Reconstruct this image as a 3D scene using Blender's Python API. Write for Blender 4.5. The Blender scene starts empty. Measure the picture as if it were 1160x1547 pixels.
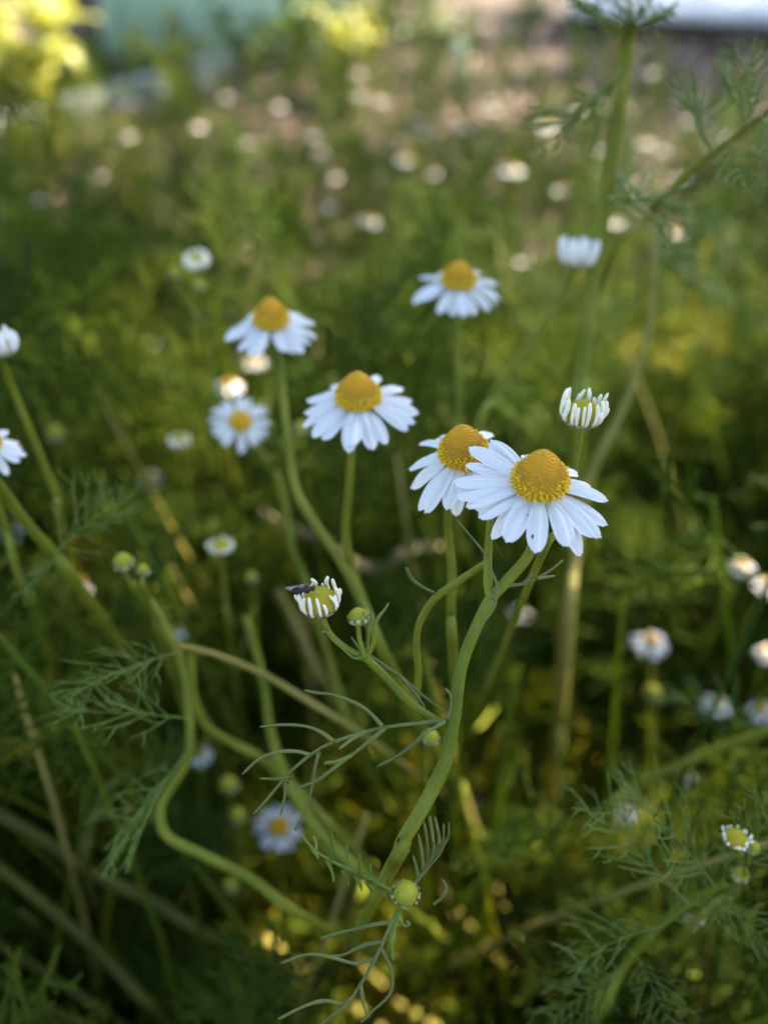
import bpy, math, random
import numpy as np
from mathutils import Vector, Matrix

random.seed(7); rng = np.random.default_rng(7)
R = math.radians
SC = bpy.context.scene
COL = SC.collection

# ------------------------------------------------------------------ camera, sky, sun, exposure
PITCH = R(36); CAMZ = 0.60; FPX = 773.5 / math.tan(R(30))
cd = bpy.data.cameras.new('camera'); cam = bpy.data.objects.new('camera', cd); COL.objects.link(cam)
cam.location = (0, 0, CAMZ); cam.rotation_euler = (R(90) - PITCH, 0, 0)
cd.sensor_fit = 'VERTICAL'; cd.sensor_height = 36; cd.sensor_width = 27
cd.lens = 18 / math.tan(R(30)); cd.clip_start = 0.005; cd.clip_end = 200
cd.dof.use_dof = True; cd.dof.focus_distance = 0.157; cd.dof.aperture_fstop = 31.18 / 4.2
SC.camera = cam

SUN_EL, SUN_AZ = R(42), R(48)              # azimuth clockwise from +Y (the view direction)
SUN = Vector((math.sin(SUN_AZ) * math.cos(SUN_EL), math.cos(SUN_AZ) * math.cos(SUN_EL), math.sin(SUN_EL)))
w = bpy.data.worlds.new('World'); SC.world = w; w.use_nodes = True
nt = w.node_tree; nt.nodes.clear()
sky = nt.nodes.new('ShaderNodeTexSky'); sky.sky_type = 'NISHITA'; sky.sun_disc = False
sky.sun_elevation = SUN_EL; sky.sun_rotation = SUN_AZ; sky.altitude = 50; sky.air_density = 1.0; sky.dust_density = 1.2
bg = nt.nodes.new('ShaderNodeBackground'); bg.inputs[1].default_value = 0.068
wo = nt.nodes.new('ShaderNodeOutputWorld')
nt.links.new(sky.outputs[0], bg.inputs[0]); nt.links.new(bg.outputs[0], wo.inputs[0])
sl = bpy.data.lights.new('sun', 'SUN'); sl.energy = 5.0; sl.angle = R(0.5); sl.color = (1, 0.86, 0.66)
so = bpy.data.objects.new('sun', sl); COL.objects.link(so)
so.rotation_euler = (-SUN).to_track_quat('-Z', 'Y').to_euler(); so.location = SUN * 20
SC.view_settings.view_transform = 'Standard'; SC.view_settings.look = 'None'; SC.view_settings.gamma = 1
SC.view_settings.exposure = 2.93
SC.render.engine = 'CYCLES'
SC.cycles.use_denoising = True
try: SC.cycles.denoiser = 'OPENIMAGEDENOISE'
except Exception: pass
SC.cycles.max_bounces = 6; SC.cycles.diffuse_bounces = 3; SC.cycles.transmission_bounces = 4
SC.cycles.sample_clamp_indirect = 4
SC.cycles.caustics_reflective = False; SC.cycles.caustics_refractive = False

FWD = Vector((0, math.cos(PITCH), -math.sin(PITCH))); UP = Vector((0, math.sin(PITCH), math.cos(PITCH))); RT = Vector((1, 0, 0))
EYE = Vector((0, 0, CAMZ))
def P(px, py, z):                      # a point seen at photo pixel (px,py) and z metres deep
    return EYE + FWD * z + RT * ((px - 580) / FPX * z) + UP * ((773.5 - py) / FPX * z)
def G(px, py, h=0.0):                  # where the ray through that pixel meets height h
    d = FWD + RT * ((px - 580) / FPX) + UP * ((773.5 - py) / FPX)
    return EYE + d * ((CAMZ - h) / -d.z)
def proj(p):
    v = Vector(p) - EYE; z = v.dot(FWD)
    if z < 1e-4: return (-9999, -9999, z)
    return (580 + v.dot(RT) / z * FPX, 773.5 - v.dot(UP) / z * FPX, z)
MM = 0.001

# ------------------------------------------------------------------ materials
def mat(name): 
    m = bpy.data.materials.new(name); m.use_nodes = True
    n = m.node_tree.nodes; n.clear()
    o = n.new('ShaderNodeOutputMaterial')
    return m, n, m.node_tree.links, o
def ramp(n, stops):
    r = n.new('ShaderNodeValToRGB'); e = r.color_ramp.elements
    while len(e) < len(stops): e.new(0.5)
    for q, (p, c) in zip(e, stops): q.position = p; q.color = (*c, 1)
    return r
def noise(n, l, scale, detail=3, coord='Object', vec=None, stretch=None):
    t = n.new('ShaderNodeTexNoise'); t.inputs['Scale'].default_value = scale; t.inputs['Detail'].default_value = detail
    c = n.new('ShaderNodeTexCoord')
    src = c.outputs[coord]
    if stretch:
        mp = n.new('ShaderNodeMapping'); mp.inputs['Scale'].default_value = stretch
        l.new(src, mp.inputs[0]); src = mp.outputs[0]
    l.new(src, t.inputs['Vector']); return t
def leafy(name, stops, trans=0.35, rough=0.5, nscale=60, attr=None, tcol=(1.15, 1.1, 0.45), spec=0.4):
    """plant tissue: colour from a per-leaf attribute or noise, partly translucent"""
    m, n, l, o = mat(name)
    r = ramp(n, stops)
    if attr:
        a = n.new('ShaderNodeAttribute'); a.attribute_name = attr
        t = noise(n, l, nscale, 2)
        ad = n.new('ShaderNodeMath'); ad.operation = 'MULTIPLY_ADD'; ad.inputs[1].default_value = 0.3
        l.new(t.outputs[0], ad.inputs[0]); l.new(a.outputs['Fac'], ad.inputs[2])
        sb = n.new('ShaderNodeMath'); sb.operation = 'SUBTRACT'; sb.inputs[1].default_value = 0.15
        l.new(ad.outputs[0], sb.inputs[0]); l.new(sb.outputs[0], r.inputs[0])
    else:
        t = noise(n, l, nscale, 4); l.new(t.outputs[0], r.inputs[0])
    p = n.new('ShaderNodeBsdfPrincipled'); p.inputs['Roughness'].default_value = rough
    p.inputs['Specular IOR Level'].default_value = spec
    l.new(r.outputs[0], p.inputs['Base Color'])
    tr = n.new('ShaderNodeBsdfTranslucent')
    mx = n.new('ShaderNodeMix'); mx.data_type = 'RGBA'; mx.blend_type = 'MULTIPLY'; mx.inputs[0].default_value = 1
    l.new(r.outputs[0], mx.inputs[6]); mx.inputs[7].default_value = (*tcol, 1); l.new(mx.outputs[2], tr.inputs[0])
    ms = n.new('ShaderNodeMixShader'); ms.inputs[0].default_value = trans
    l.new(p.outputs[0], ms.inputs[1]); l.new(tr.outputs[0], ms.inputs[2]); l.new(ms.outputs[0], o.inputs[0])
    return m
M = {}
M['foliage'] = leafy('feathery_leaf_green', [(0.0, (0.040, 0.076, 0.010)), (0.45, (0.085, 0.140, 0.012)), (0.8, (0.165, 0.21, 0.014)), (1, (0.28, 0.27, 0.02))], 0.5, 0.6, 25, 'tint', (1.5, 1.45, 0.5), 0.15)
M['leaf'] = leafy('leaf_bluish_green', [(0.3, (0.135, 0.165, 0.05)), (0.7, (0.20, 0.23, 0.065))], 0.3, 0.55, 120, None, (1.2, 1.2, .5), .25)
M['leaf_fresh'] = leafy('leaf_fresh_green', [(0.3, (0.11, 0.18, 0.025)), (0.7, (0.17, 0.24, 0.035))], 0.3, 0.45, 120)
def stem_mat(name, stops, rough=0.6):
    m, n, l, o = mat(name)
    t = noise(n, l, 55, 4); t2 = noise(n, l, 900, 2)
    ad = n.new('ShaderNodeMath'); ad.operation = 'MULTIPLY_ADD'; ad.inputs[1].default_value = 0.25
    l.new(t2.outputs[0], ad.inputs[0]); l.new(t.outputs[0], ad.inputs[2])
    at = n.new('ShaderNodeAttribute'); at.attribute_name = 'tint'
    a2 = n.new('ShaderNodeMath'); a2.operation = 'MULTIPLY_ADD'; a2.inputs[1].default_value = 0.22
    l.new(at.outputs['Fac'], a2.inputs[0]); l.new(ad.outputs[0], a2.inputs[2])
    r = ramp(n, stops); l.new(a2.outputs[0], r.inputs[0])
    p = n.new('ShaderNodeBsdfPrincipled'); p.inputs['Roughness'].default_value = rough
    p.inputs['Specular IOR Level'].default_value = 0.25
    l.new(r.outputs[0], p.inputs['Base Color'])
    tr = n.new('ShaderNodeBsdfTranslucent'); l.new(r.outputs[0], tr.inputs[0])
    ms = n.new('ShaderNodeMixShader'); ms.inputs[0].default_value = 0.2
    l.new(p.outputs[0], ms.inputs[1]); l.new(tr.outputs[0], ms.inputs[2])
    b = n.new('ShaderNodeBump'); b.inputs['Strength'].default_value = 0.25; b.inputs['Distance'].default_value = 0.0003
    l.new(t2.outputs[0], b.inputs['Height']); l.new(b.outputs[0], p.inputs['Normal'])
    l.new(ms.outputs[0], o.inputs[0]); return m
M['stem'] = stem_mat('green_stem', [(0.4, (0.095, 0.125, 0.008)), (0.65, (0.165, 0.195, 0.013)), (0.95, (0.27, 0.28, 0.035))])
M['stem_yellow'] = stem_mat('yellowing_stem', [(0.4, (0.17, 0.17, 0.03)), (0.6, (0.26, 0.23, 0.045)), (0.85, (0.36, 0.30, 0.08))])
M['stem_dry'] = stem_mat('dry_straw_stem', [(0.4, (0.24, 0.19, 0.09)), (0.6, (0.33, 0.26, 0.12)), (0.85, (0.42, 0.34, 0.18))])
M['stem_shaded'] = stem_mat('shaded_green_stem', [(0.4, (0.05, 0.065, 0.008)), (0.65, (0.08, 0.092, 0.011)), (0.95, (0.13, 0.13, 0.02))])  # green stem with the lower corner's shade put into its colour
def petal_mat():
    m, n, l, o = mat('white_petal')
    a = n.new('ShaderNodeAttribute'); a.attribute_name = 'tint'      # 0 at the base, 1 at the tip
    r = ramp(n, [(0.0, (0.70, 0.72, 0.52)), (0.12, (0.84, 0.84, 0.81)), (1, (0.87, 0.87, 0.86))])
    l.new(a.outputs['Fac'], r.inputs[0])
    p = n.new('ShaderNodeBsdfPrincipled'); p.inputs['Roughness'].default_value = 0.5
    p.inputs['Specular IOR Level'].default_value = 0.3
    l.new(r.outputs[0], p.inputs['Base Color'])
    tr = n.new('ShaderNodeBsdfTranslucent'); l.new(r.outputs[0], tr.inputs[0])
    ms = n.new('ShaderNodeMixShader'); ms.inputs[0].default_value = 0.3
    l.new(p.outputs[0], ms.inputs[1]); l.new(tr.outputs[0], ms.inputs[2]); l.new(ms.outputs[0], o.inputs[0])
    return m
M['petal'] = petal_mat()
def simple(name, stops, nscale, rough=0.6, bump=0.0, spec=0.4, detail=4, bscale=None):
    m, n, l, o = mat(name)
    t = noise(n, l, nscale, detail); r = ramp(n, stops); l.new(t.outputs[0], r.inputs[0])
    p = n.new('ShaderNodeBsdfPrincipled'); p.inputs['Roughness'].default_value = rough; p.inputs['Specular IOR Level'].default_value = spec
    l.new(r.outputs[0], p.inputs['Base Color'])
    if bump:
        t3 = noise(n, l, bscale or nscale * 3, 5)
        b = n.new('ShaderNodeBump'); b.inputs['Strength'].default_value = 0.7; b.inputs['Distance'].default_value = bump
        l.new(t3.outputs[0], b.inputs['Height']); l.new(b.outputs[0], p.inputs['Normal'])
    l.new(p.outputs[0], o.inputs[0]); return m
M['ray'] = simple('cream_ray_floret', [(0.3, (0.82, 0.77, 0.55)), (0.7, (0.88, 0.86, 0.70))], 400, 0.5)
def attr_mat(name, stops, nscale=800, rough=0.55, amt=0.2):
    m, n, l, o = mat(name)
    a = n.new('ShaderNodeAttribute'); a.attribute_name = 'tint'
    t = noise(n, l, nscale, 2)
    ad = n.new('ShaderNodeMath'); ad.operation = 'MULTIPLY_ADD'; ad.inputs[1].default_value = amt
    l.new(t.outputs[0], ad.inputs[0]); l.new(a.outputs['Fac'], ad.inputs[2])
    sb = n.new('ShaderNodeMath'); sb.operation = 'SUBTRACT'; sb.inputs[1].default_value = amt / 2
    l.new(ad.outputs[0], sb.inputs[0])
    r = ramp(n, stops); l.new(sb.outputs[0], r.inputs[0])
    p = n.new('ShaderNodeBsdfPrincipled'); p.inputs['Roughness'].default_value = rough
    p.inputs['Specular IOR Level'].default_value = 0.35
    l.new(r.outputs[0], p.inputs['Base Color']); l.new(p.outputs[0], o.inputs[0]); return m
M['disc'] = attr_mat('yellow_disc_florets', [(0.0, (0.78, 0.56, 0.02)), (0.3, (0.66, 0.42, 0.010)), (0.46, (0.44, 0.23, 0.006)), (0.62, (0.62, 0.33, 0.007)), (0.9, (0.66, 0.33, 0.006)), (1.0, (0.48, 0.32, 0.008))])
M['disc_young'] = attr_mat('young_disc', [(0.0, (0.36, 0.25, 0.010)), (0.6, (0.46, 0.36, 0.012)), (1.0, (0.42, 0.38, 0.02))])
M['bud'] = attr_mat('bud_yellow_green', [(0.0, (0.20, 0.24, 0.02)), (0.6, (0.33, 0.34, 0.02)), (1.0, (0.44, 0.40, 0.03))], 800, .32)
M['bract'] = simple('papery_bract', [(0.35, (0.17, 0.20, 0.06)), (0.5, (0.30, 0.30, 0.15)), (0.68, (0.50, 0.46, 0.32))], 900, 0.5)
M['cup'] = simple('green_flower_cup', [(0.35, (0.11, 0.16, 0.04)), (0.65, (0.24, 0.27, 0.09))], 700, 0.5)

# ------------------------------------------------------------------ mesh building
class MB:
    def __init__(s): s.V = []; s.F = []; s.T = []; s.I = []; s.n = 0
    def add(s, v, f, tint=0.5, mi=0):
        v = np.asarray(v, float).reshape(-1, 3); f = np.asarray(f, np.int64).reshape(-1, 4)
        s.V.append(v); s.F.append(f + s.n); s.n += len(v)
        s.T.append(np.full(len(v), tint) if np.isscalar(tint) else np.asarray(tint, float))
        s.I.append(np.full(len(f), mi, np.int32))
    def mesh(s, name, mats, flat=False):
        me = bpy.data.meshes.new(name)
        V = np.concatenate(s.V); F = np.concatenate(s.F); T = np.concatenate(s.T); I = np.concatenate(s.I)
        quad = F[:, 2] != F[:, 3]
        n = np.where(quad, 4, 3); st = np.concatenate([[0], np.cumsum(n)[:-1]])
        mask = np.ones(F.shape, bool); mask[~quad, 3] = False
        loops = F[mask]
        me.vertices.add(len(V)); me.vertices.foreach_set('co', V.astype(np.float32).ravel())
        me.loops.add(len(loops)); me.loops.foreach_set('vertex_index', loops.astype(np.int32))
        me.polygons.add(len(F)); me.polygons.foreach_set('loop_start', st.astype(np.int32))
        try: me.polygons.foreach_set('loop_total', n.astype(np.int32))
        except Exception: pass
        for m in (mats if isinstance(mats, (list, tuple)) else [mats]): me.materials.append(m)
        me.polygons.foreach_set('material_index', I)
        a = me.attributes.new('tint', 'FLOAT', 'POINT'); a.data.foreach_set('value', T.astype(np.float32))
        me.update(calc_edges=True)
        if flat: me.shade_flat()
        return me
    def build(s, name, mats, parent=None, flat=False):
        return link(name, s.mesh(name, mats, flat), parent)
def link(name, me, parent=None, mw=None):
    o = bpy.data.objects.new(name, me); COL.objects.link(o)
    if parent is not None: o.parent = parent
    if mw is not None: o.matrix_local = mw
    return o
def tag(o, label=None, cat=None, group=None, kind=None):
    if label: o['label'] = label
    if cat: o['category'] = cat
    if group: o['group'] = group
    if kind: o['kind'] = kind
    return o
def empty(name, loc, label, cat, group=None):
    o = bpy.data.objects.new(name, None); COL.objects.link(o); o.location = loc; o.empty_display_size = 0.01
    return tag(o, label, cat, group)

def smooth(pts, n):                                    # Catmull-Rom through pts, n samples
    p = np.array([tuple(q) for q in pts], float)
    if len(p) == 2:
        t = np.linspace(0, 1, n)[:, None]; return p[0] * (1 - t) + p[1] * t
    p = np.vstack([2 * p[0] - p[1], p, 2 * p[-1] - p[-2]])
    seg = len(p) - 3; out = []
    for u in np.linspace(0, seg - 1e-6, n):
        i = int(u); t = u - i; a, b, c, d = p[i:i + 4]
        out.append(0.5 * ((2 * b) + (-a + c) * t + (2 * a - 5 * b + 4 * c - d) * t * t + (-a + 3 * b - 3 * c + d) * t ** 3))
    return np.array(out)
def tube(pts, rad, k=6, ridge=0.0, cap=True):
    """closed tube along pts; returns verts, quads"""
    p = np.asarray(pts, float); n = len(p)
    rad = np.broadcast_to(np.asarray(rad, float), (n,))
    t = np.gradient(p, axis=0); t /= np.linalg.norm(t, axis=1)[:, None] + 1e-12
    ref = np.array([0.31, 0.17, 0.93]) if abs(t[0, 2]) < 0.85 else np.array([0.9, 0.3, 0.2])
    u = np.cross(t[0], ref); u /= np.linalg.norm(u); U = []
    for i in range(n):
        u = u - t[i] * np.dot(u, t[i]); u /= np.linalg.norm(u) + 1e-12; U.append(u)
    U = np.array(U); W = np.cross(t, U)
    a = np.arange(k) / k * 2 * np.pi
    rr = 1 + ridge * np.cos(a * (k // 2 if ridge else 1))
    ring = (U[:, None, :] * (np.cos(a) * rr)[None, :, None] + W[:, None, :] * (np.sin(a) * rr)[None, :, None]) * rad[:, None, None]
    v = (p[:, None, :] + ring).reshape(-1, 3)
    i = np.arange(n - 1)[:, None] * k; j = np.arange(k)[None, :]; j2 = (j + 1) % k
    f = np.stack([i + j, i + j2, i + k + j2, i + k + j], -1).reshape(-1, 4)
    if cap:
        v = np.vstack([v, p[-1] + t[-1] * rad[-1] * 0.8])
        b = (n - 1) * k; tip = n * k; jj = np.arange(k)
        f = np.vstack([f, np.stack([b + jj, b + (jj + 1) % k, np.full(k, tip), np.full(k, tip)], -1)])
    return v, f
def grid_faces(n, m, wrap=False):
    i = np.arange(n - 1)[:, None] * m
    j = np.arange(m if wrap else m - 1)[None, :]; j2 = (j + 1) % m
    return np.stack([i + j, i + j2, i + m + j2, i + m + j], -1).reshape(-1, 4)
def lathe(prof, k=24, wob=None):
    pr = np.array(prof, float); a = np.arange(k) / k * 2 * np.pi
    rr = pr[:, 0:1] * (np.ones(k) if wob is None else wob(a))[None, :]
    v = np.stack([rr * np.cos(a), rr * np.sin(a), np.broadcast_to(pr[:, 1:2], rr.shape)], -1).reshape(-1, 3)
    return v, grid_faces(len(pr), k, True)

# ------------------------------------------------------------------ the setting: ground
def ground():
    nx, ny = 150, 170
    xs = np.concatenate([[-60, -25, -10, -6], np.linspace(-4, 4, nx - 8), [6, 10, 25, 60]])
    ys = np.concatenate([[-60, -20, -6], np.linspace(-2, 6, ny - 7), [9, 16, 35, 90]])
    X, Y = np.meshgrid(xs, ys)
    near = np.exp(-((X / 4.5) ** 4) - (((Y - 2) / 4.5) ** 4))
    Z = near * (0.02 * np.sin(X * 5 + 1.3 * np.sin(Y * 4)) * np.cos(Y * 5.3 + X) + rng.normal(0, 0.010, X.shape)) - 0.01
    v = np.stack([X, Y, Z], -1).reshape(-1, 3)
    mb = MB(); mb.add(v, grid_faces(len(ys), len(xs)))
    m, n, l, o = mat('bark_mulch_soil')
    t = noise(n, l, 6, 6); t2 = noise(n, l, 70, 4)
    mx = n.new('ShaderNodeMath'); mx.operation = 'MULTIPLY_ADD'; mx.inputs[1].default_value = 0.55
    l.new(t2.outputs[0], mx.inputs[0]); 
    m2 = n.new('ShaderNodeMath'); m2.operation = 'MULTIPLY'; m2.inputs[1].default_value = 0.5
    l.new(t.outputs[0], m2.inputs[0]); l.new(m2.outputs[0], mx.inputs[2])
    r = ramp(n, [(0.38, (0.02, 0.012, 0.008)), (0.5, (0.05, 0.03, 0.02)), (0.6, (0.095, 0.058, 0.038)), (0.72, (0.19, 0.12, 0.08))])
    l.new(mx.outputs[0], r.inputs[0])
    p = n.new('ShaderNodeBsdfPrincipled'); p.inputs['Roughness'].default_value = 0.9
    l.new(r.outputs[0], p.inputs['Base Color'])
    b = n.new('ShaderNodeBump'); b.inputs['Distance'].default_value = 0.02; l.new(t2.outputs[0], b.inputs['Height']); l.new(b.outputs[0], p.inputs['Normal'])
    l.new(p.outputs[0], o.inputs[0])
    tag(mb.build('ground', m), kind='structure')
    # loose wood chips
    mb = MB()
    for _ in range(6000):
        x = rng.uniform(-2.2, 2.4); y = rng.uniform(1.0, 4.3)
        L, W_, H = rng.uniform(.012, .045), rng.uniform(.006, .016), rng.uniform(.002, .006)
        a = rng.uniform(0, 6.28); tl = rng.normal(0, .35)
        c, s = math.cos(a), math.sin(a)
        q = np.array([[sx * L, sy * W_ * (1 - .3 * sx), sz * H + sx * L * tl] for sz in (-1, 1) for sx in (-1, 1) for sy in (-1, 1)]) * .5
        q = q @ np.array([[c, s, 0], [-s, c, 0], [0, 0, 1]]) + np.array([x, y, .012 + rng.uniform(0, .015)])
        mb.add(q, [[4, 6, 7, 5], [0, 1, 3, 2], [0, 2, 6, 4], [1, 5, 7, 3], [0, 4, 5, 1], [2, 3, 7, 6]], rng.uniform(.9, 1) if rng.uniform() < .14 else rng.uniform(0, .75))  # a few chips tinted very pale to imitate sunlit glints
    cm = attr_mat('wood_chip', [(0, (0.09, 0.05, 0.033)), (0.5, (0.22, 0.14, 0.09)), (0.8, (0.36, 0.24, 0.17)), (0.95, (0.72, 0.58, 0.46))], 200, 0.6)
    tag(mb.build('wood_chips', cm, flat=True), kind='stuff')
ground()

# ------------------------------------------------------------------ flower parts
BUMP = None
def bump_lib():
    # small low sphere: rings
    ph = np.linspace(0.0, math.pi, 5); k = 6; V = []
    for q in ph:
        for j in range(k):
            a = 2 * math.pi * j / k
            V.append((math.sin(q) * math.cos(a), math.sin(q) * math.sin(a), math.cos(q)))
    return np.array(V), grid_faces(5, k, True)
BV, BF = bump_lib()
def disc_mesh(name, r, h, nflor, seed, matname, openband=0.35, power=(1.65, .82)):
    g = np.random.default_rng(seed); mb = MB()
    us = np.linspace(0, 1, 16)
    prof = lambda u: r * (1 + .04 * math.sin(min(u / .5, 1) * math.pi)) * max(1 - u ** power[0], 0) ** power[1]
    pr = [(r * .7, -.22 * r), (r * .93, -.1 * r)] + [(max(prof(u), 1e-6), u * h) for u in us]
    v, f = lathe(pr, 28); mb.add(v, f, np.concatenate([np.full(56, .46), np.maximum(np.repeat(us, 28), .5)]) if openband > 0 else np.concatenate([np.zeros(56), np.repeat(us, 28)]))  # dome darkened in its tint, as shade between the open florets
    # golden spiral over equal area steps
    uu = np.linspace(0, .995, 400); rr = np.array([prof(q) for q in uu])
    ds = np.hypot(np.gradient(rr), np.gradient(uu * h)); A = np.cumsum(2 * np.pi * rr * ds); area = A[-1]; A /= A[-1]
    sp = math.sqrt(area / nflor)
    for i in range(nflor):
        u = np.interp((i + .5) / nflor, A, uu); q = prof(u)
        a = i * 2.399963
        dr = (prof(min(u + .01, 1)) - prof(max(u - .01, 0))); dz = .02 * h
        nr, nz = dz, -dr; L = math.hypot(nr, nz) + 1e-9; nr /= L; nz /= L
        op = u < openband + g.normal(0, .05)
        if op: a += g.normal(0, .05); s = sp * g.uniform(.30, .50); el = g.uniform(1.3, 2.6)
        else: s = sp * (.44 if u < .8 else .38); el = 1.0
        c = np.array([q * math.cos(a), q * math.sin(a), u * h])
        N = np.array([nr * math.cos(a), nr * math.sin(a), nz]); Tn = np.array([-math.sin(a), math.cos(a), 0]); B = np.cross(N, Tn)
        V = (BV[:, 0:1] * Tn + BV[:, 1:2] * B) * s + BV[:, 2:3] * N * s * el
        mb.add(V + c + N * s * ((.5 + g.uniform(-.3, .5)) if op else .1 + g.uniform(-.12, .12)), BF, (g.uniform(0, .34) if op else min(1, max(.42, u + g.normal(0, .07)))))
    return mb.mesh(name, M[matname])
DISC = [disc_mesh('disc', 1, 1.62, 480, 11 + i, 'disc', .36) for i in range(2)]
DISC_LOW = disc_mesh('disc', 1, .8, 300, 15, 'disc', .5, (2.0, .6))
DISC_FLAT = disc_mesh('disc', 1, .55, 300, 16, 'disc', .9, (2.0, .55))
DISC_YOUNG = disc_mesh('disc', 1, .8, 420, 17, 'disc_young', .0, (2.0, .55))
DOME_BUD = disc_mesh('bud_dome', 1, 1.0, 500, 18, 'bud', .0, (2.0, .5))

def petal_verts(r0, z0, r1, z1, W_, bump=0.0, roll=0.0, twist=0.0, seed=0, n=15, m=11, sweep=0.0):
    """one ray floret along local +X, from (r0,z0) to (r1,z1)"""
    g = np.random.default_rng(seed)
    t = np.sin(np.linspace(0, 1, n) * np.pi / 2) ** .9; s = np.linspace(-1, 1, m)
    cx = r0 + (r1 - r0) * .55; cz = z0 + (z1 - z0) * .25 + bump
    X = (1 - t) ** 2 * r0 + 2 * t * (1 - t) * cx + t * t * r1
    Z = (1 - t) ** 2 * z0 + 2 * t * (1 - t) * cz + t * t * z1
    dx, dz = np.gradient(X), np.gradient(Z); L = np.hypot(dx, dz); dx /= L; dz /= L
    wp = np.where(t < .55, .38 + .62 * np.sin(np.clip(t / .55, 0, 1) * np.pi / 2), np.sqrt(np.clip(1 - ((t - .55) / .47) ** 2.6, 0, 1)))
    wp[-1] = .30; wp[-2] = max(wp[-2], .5)
    half = W_ / 2 * wp
    T, S = np.meshgrid(t, s, indexing='ij')
    side = S * half[:, None]
    gro = (.10 * W_ * np.cos(S * np.pi * 2.0 + g.normal(0, .5)) * np.minimum(1, T * 3) - .13 * W_ * S * S * (1 + roll)) 
    gro = gro * (half[:, None] / (W_ / 2))
    gro = gro + .02 * W_ * np.sin(T * 7 + g.uniform(0, 6)) + twist * S * half[:, None] * T
    lx = (W_ * .035) * np.cos(S * np.pi * 1.6 + g.normal(0, .5)) * T ** 8 - W_ * .10 * S * S * T ** 6
    sw = sweep * T ** 2
    vx = X[:, None] - dz[:, None] * gro + dx[:, None] * lx
    vz = Z[:, None] + dx[:, None] * gro + dz[:, None] * lx
    v = np.stack([vx, side + sw, vz], -1).reshape(-1, 3)
    return v, grid_faces(n, m), T.ravel()
def rotz(v, a):
    c, s = math.cos(a), math.sin(a); v = np.asarray(v)
    return np.stack([v[:, 0] * c - v[:, 1] * s, v[:, 0] * s + v[:, 1] * c, v[:, 2]], -1)
def cup_mb(r, deep=.75, scales=16):
    """green involucre below a head of radius r, with rows of overlapping scales"""
    mb = MB(); g = np.random.default_rng(int(r * 1e6))
    v, f = lathe([(r * .12, -deep * r * 1.02), (r * .45, -deep * r), (r * .78, -deep * r * .75), (r * .97, -deep * r * .35), (r * 1.0, -.04 * r), (r * .8, 0)], 20)
    mb.add(v, f, .3, 0)
    for row, (lo, hi, rl, rh) in enumerate([(-.98, -.45, .42, .98), (-.7, -.02, .82, 1.06)]):
        for i in range(scales):
            a = (i + row * .5) / scales * 2 * math.pi + g.normal(0, .05); w_ = 2 * math.pi * r / scales * .62
            pts = []
            for q in np.linspace(0, 1, 4):
                rr = r * (rl + (rh - rl) * math.sin(q * 1.5)) * 1.02; z = deep * r * (lo + (hi - lo) * q)
                ww = w_ * math.sqrt(max(1 - (q * .98) ** 3, .02)) * (.6 + .4 * q)
                for s in (-1, 0, 1): pts.append((rr + (.03 * r if s == 0 else 0), s * ww, z))
            mb.add(rotz(np.array(pts), a), grid_faces(4, 3), .5, 1 if True else 0)
    return mb
def axis_frame(base, axis, yaw=0.0):
    """matrix with local Z along axis and local X as near camera-right as possible"""
    z = Vector(axis).normalized(); x = (RT - z * RT.dot(z)).normalized(); y = z.cross(x)
    m = Matrix((x, y, z)).transposed().to_4x4(); m.translation = base
    return m @ Matrix.Rotation(yaw, 4, 'Z')
def tilt_axis(elev, px, py, lean=0.0):
    """axis of a head whose ring is seen from elev degrees above its plane; lean (deg) tips it to the right"""
    d = (P(px, py, 1) - EYE).normalized()
    up = (Vector((0, 0, 1)) - d * Vector((0, 0, 1)).dot(d)).normalized()
    a = -d * math.sin(R(elev)) + up * math.cos(R(elev))
    return (a + RT * math.tan(R(lean))).normalized()

def flower(parent, base, axis, Rr, disc_r, n=18, droop=.2, seed=1, wfac=1.0, disc=None, petals=None, var=.12, separate=True, hfac=1.0, label=None):
    """an open daisy head: involucre > disc, petals. Parent sits at its own origin, so base is relative"""
    g = np.random.default_rng(seed)
    fm = axis_frame(base - parent.location, axis)
    head = cup_mb(disc_r * .8).build('flower_head', [M['cup'], M['bract']], parent); head.matrix_local = fm
    d = link('disc', disc or DISC[seed % 2], head, Matrix.Translation((0, 0, .05 * disc_r)) @ Matrix.Rotation(g.uniform(0, 6), 4, 'Z') @ Matrix.Diagonal((disc_r, disc_r, disc_r * hfac, 1)))
    r0 = disc_r * .72
    if petals is None:
        petals = []
        for i in range(n):
            a = (i + g.normal(0, .22)) / n * 360
            L = Rr * (1 + g.normal(0, .05)); h = L * (droop + g.normal(0, var * .7))
            petals.append((a, math.sqrt(max(L * L - h * h * .6, L * L * .3)), h, g.uniform(.85, 1.1)))
    ring = MB()
    for i, (a, rr, h, wf) in enumerate(petals):
        W_ = Rr * .265 * wfac * wf
        lay = (i % 2) * .12 * disc_r
        v, f, t = petal_verts(r0, -.05 * disc_r - lay, rr, -h, W_, bump=Rr * (.05 + g.normal(0, .015)), roll=g.uniform(-.5, 1.6), twist=g.normal(0, .12), seed=seed * 50 + i, sweep=g.normal(0, .03) * Rr)
        v = rotz(v, R(a))
        if separate:
            mb = MB(); mb.add(v, f, t); mb.build('petal', M['petal'], head)
        else: ring.add(v, f, t)
    if not separate: ring.build('petal_ring', M['petal'], head)
    return head
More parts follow.
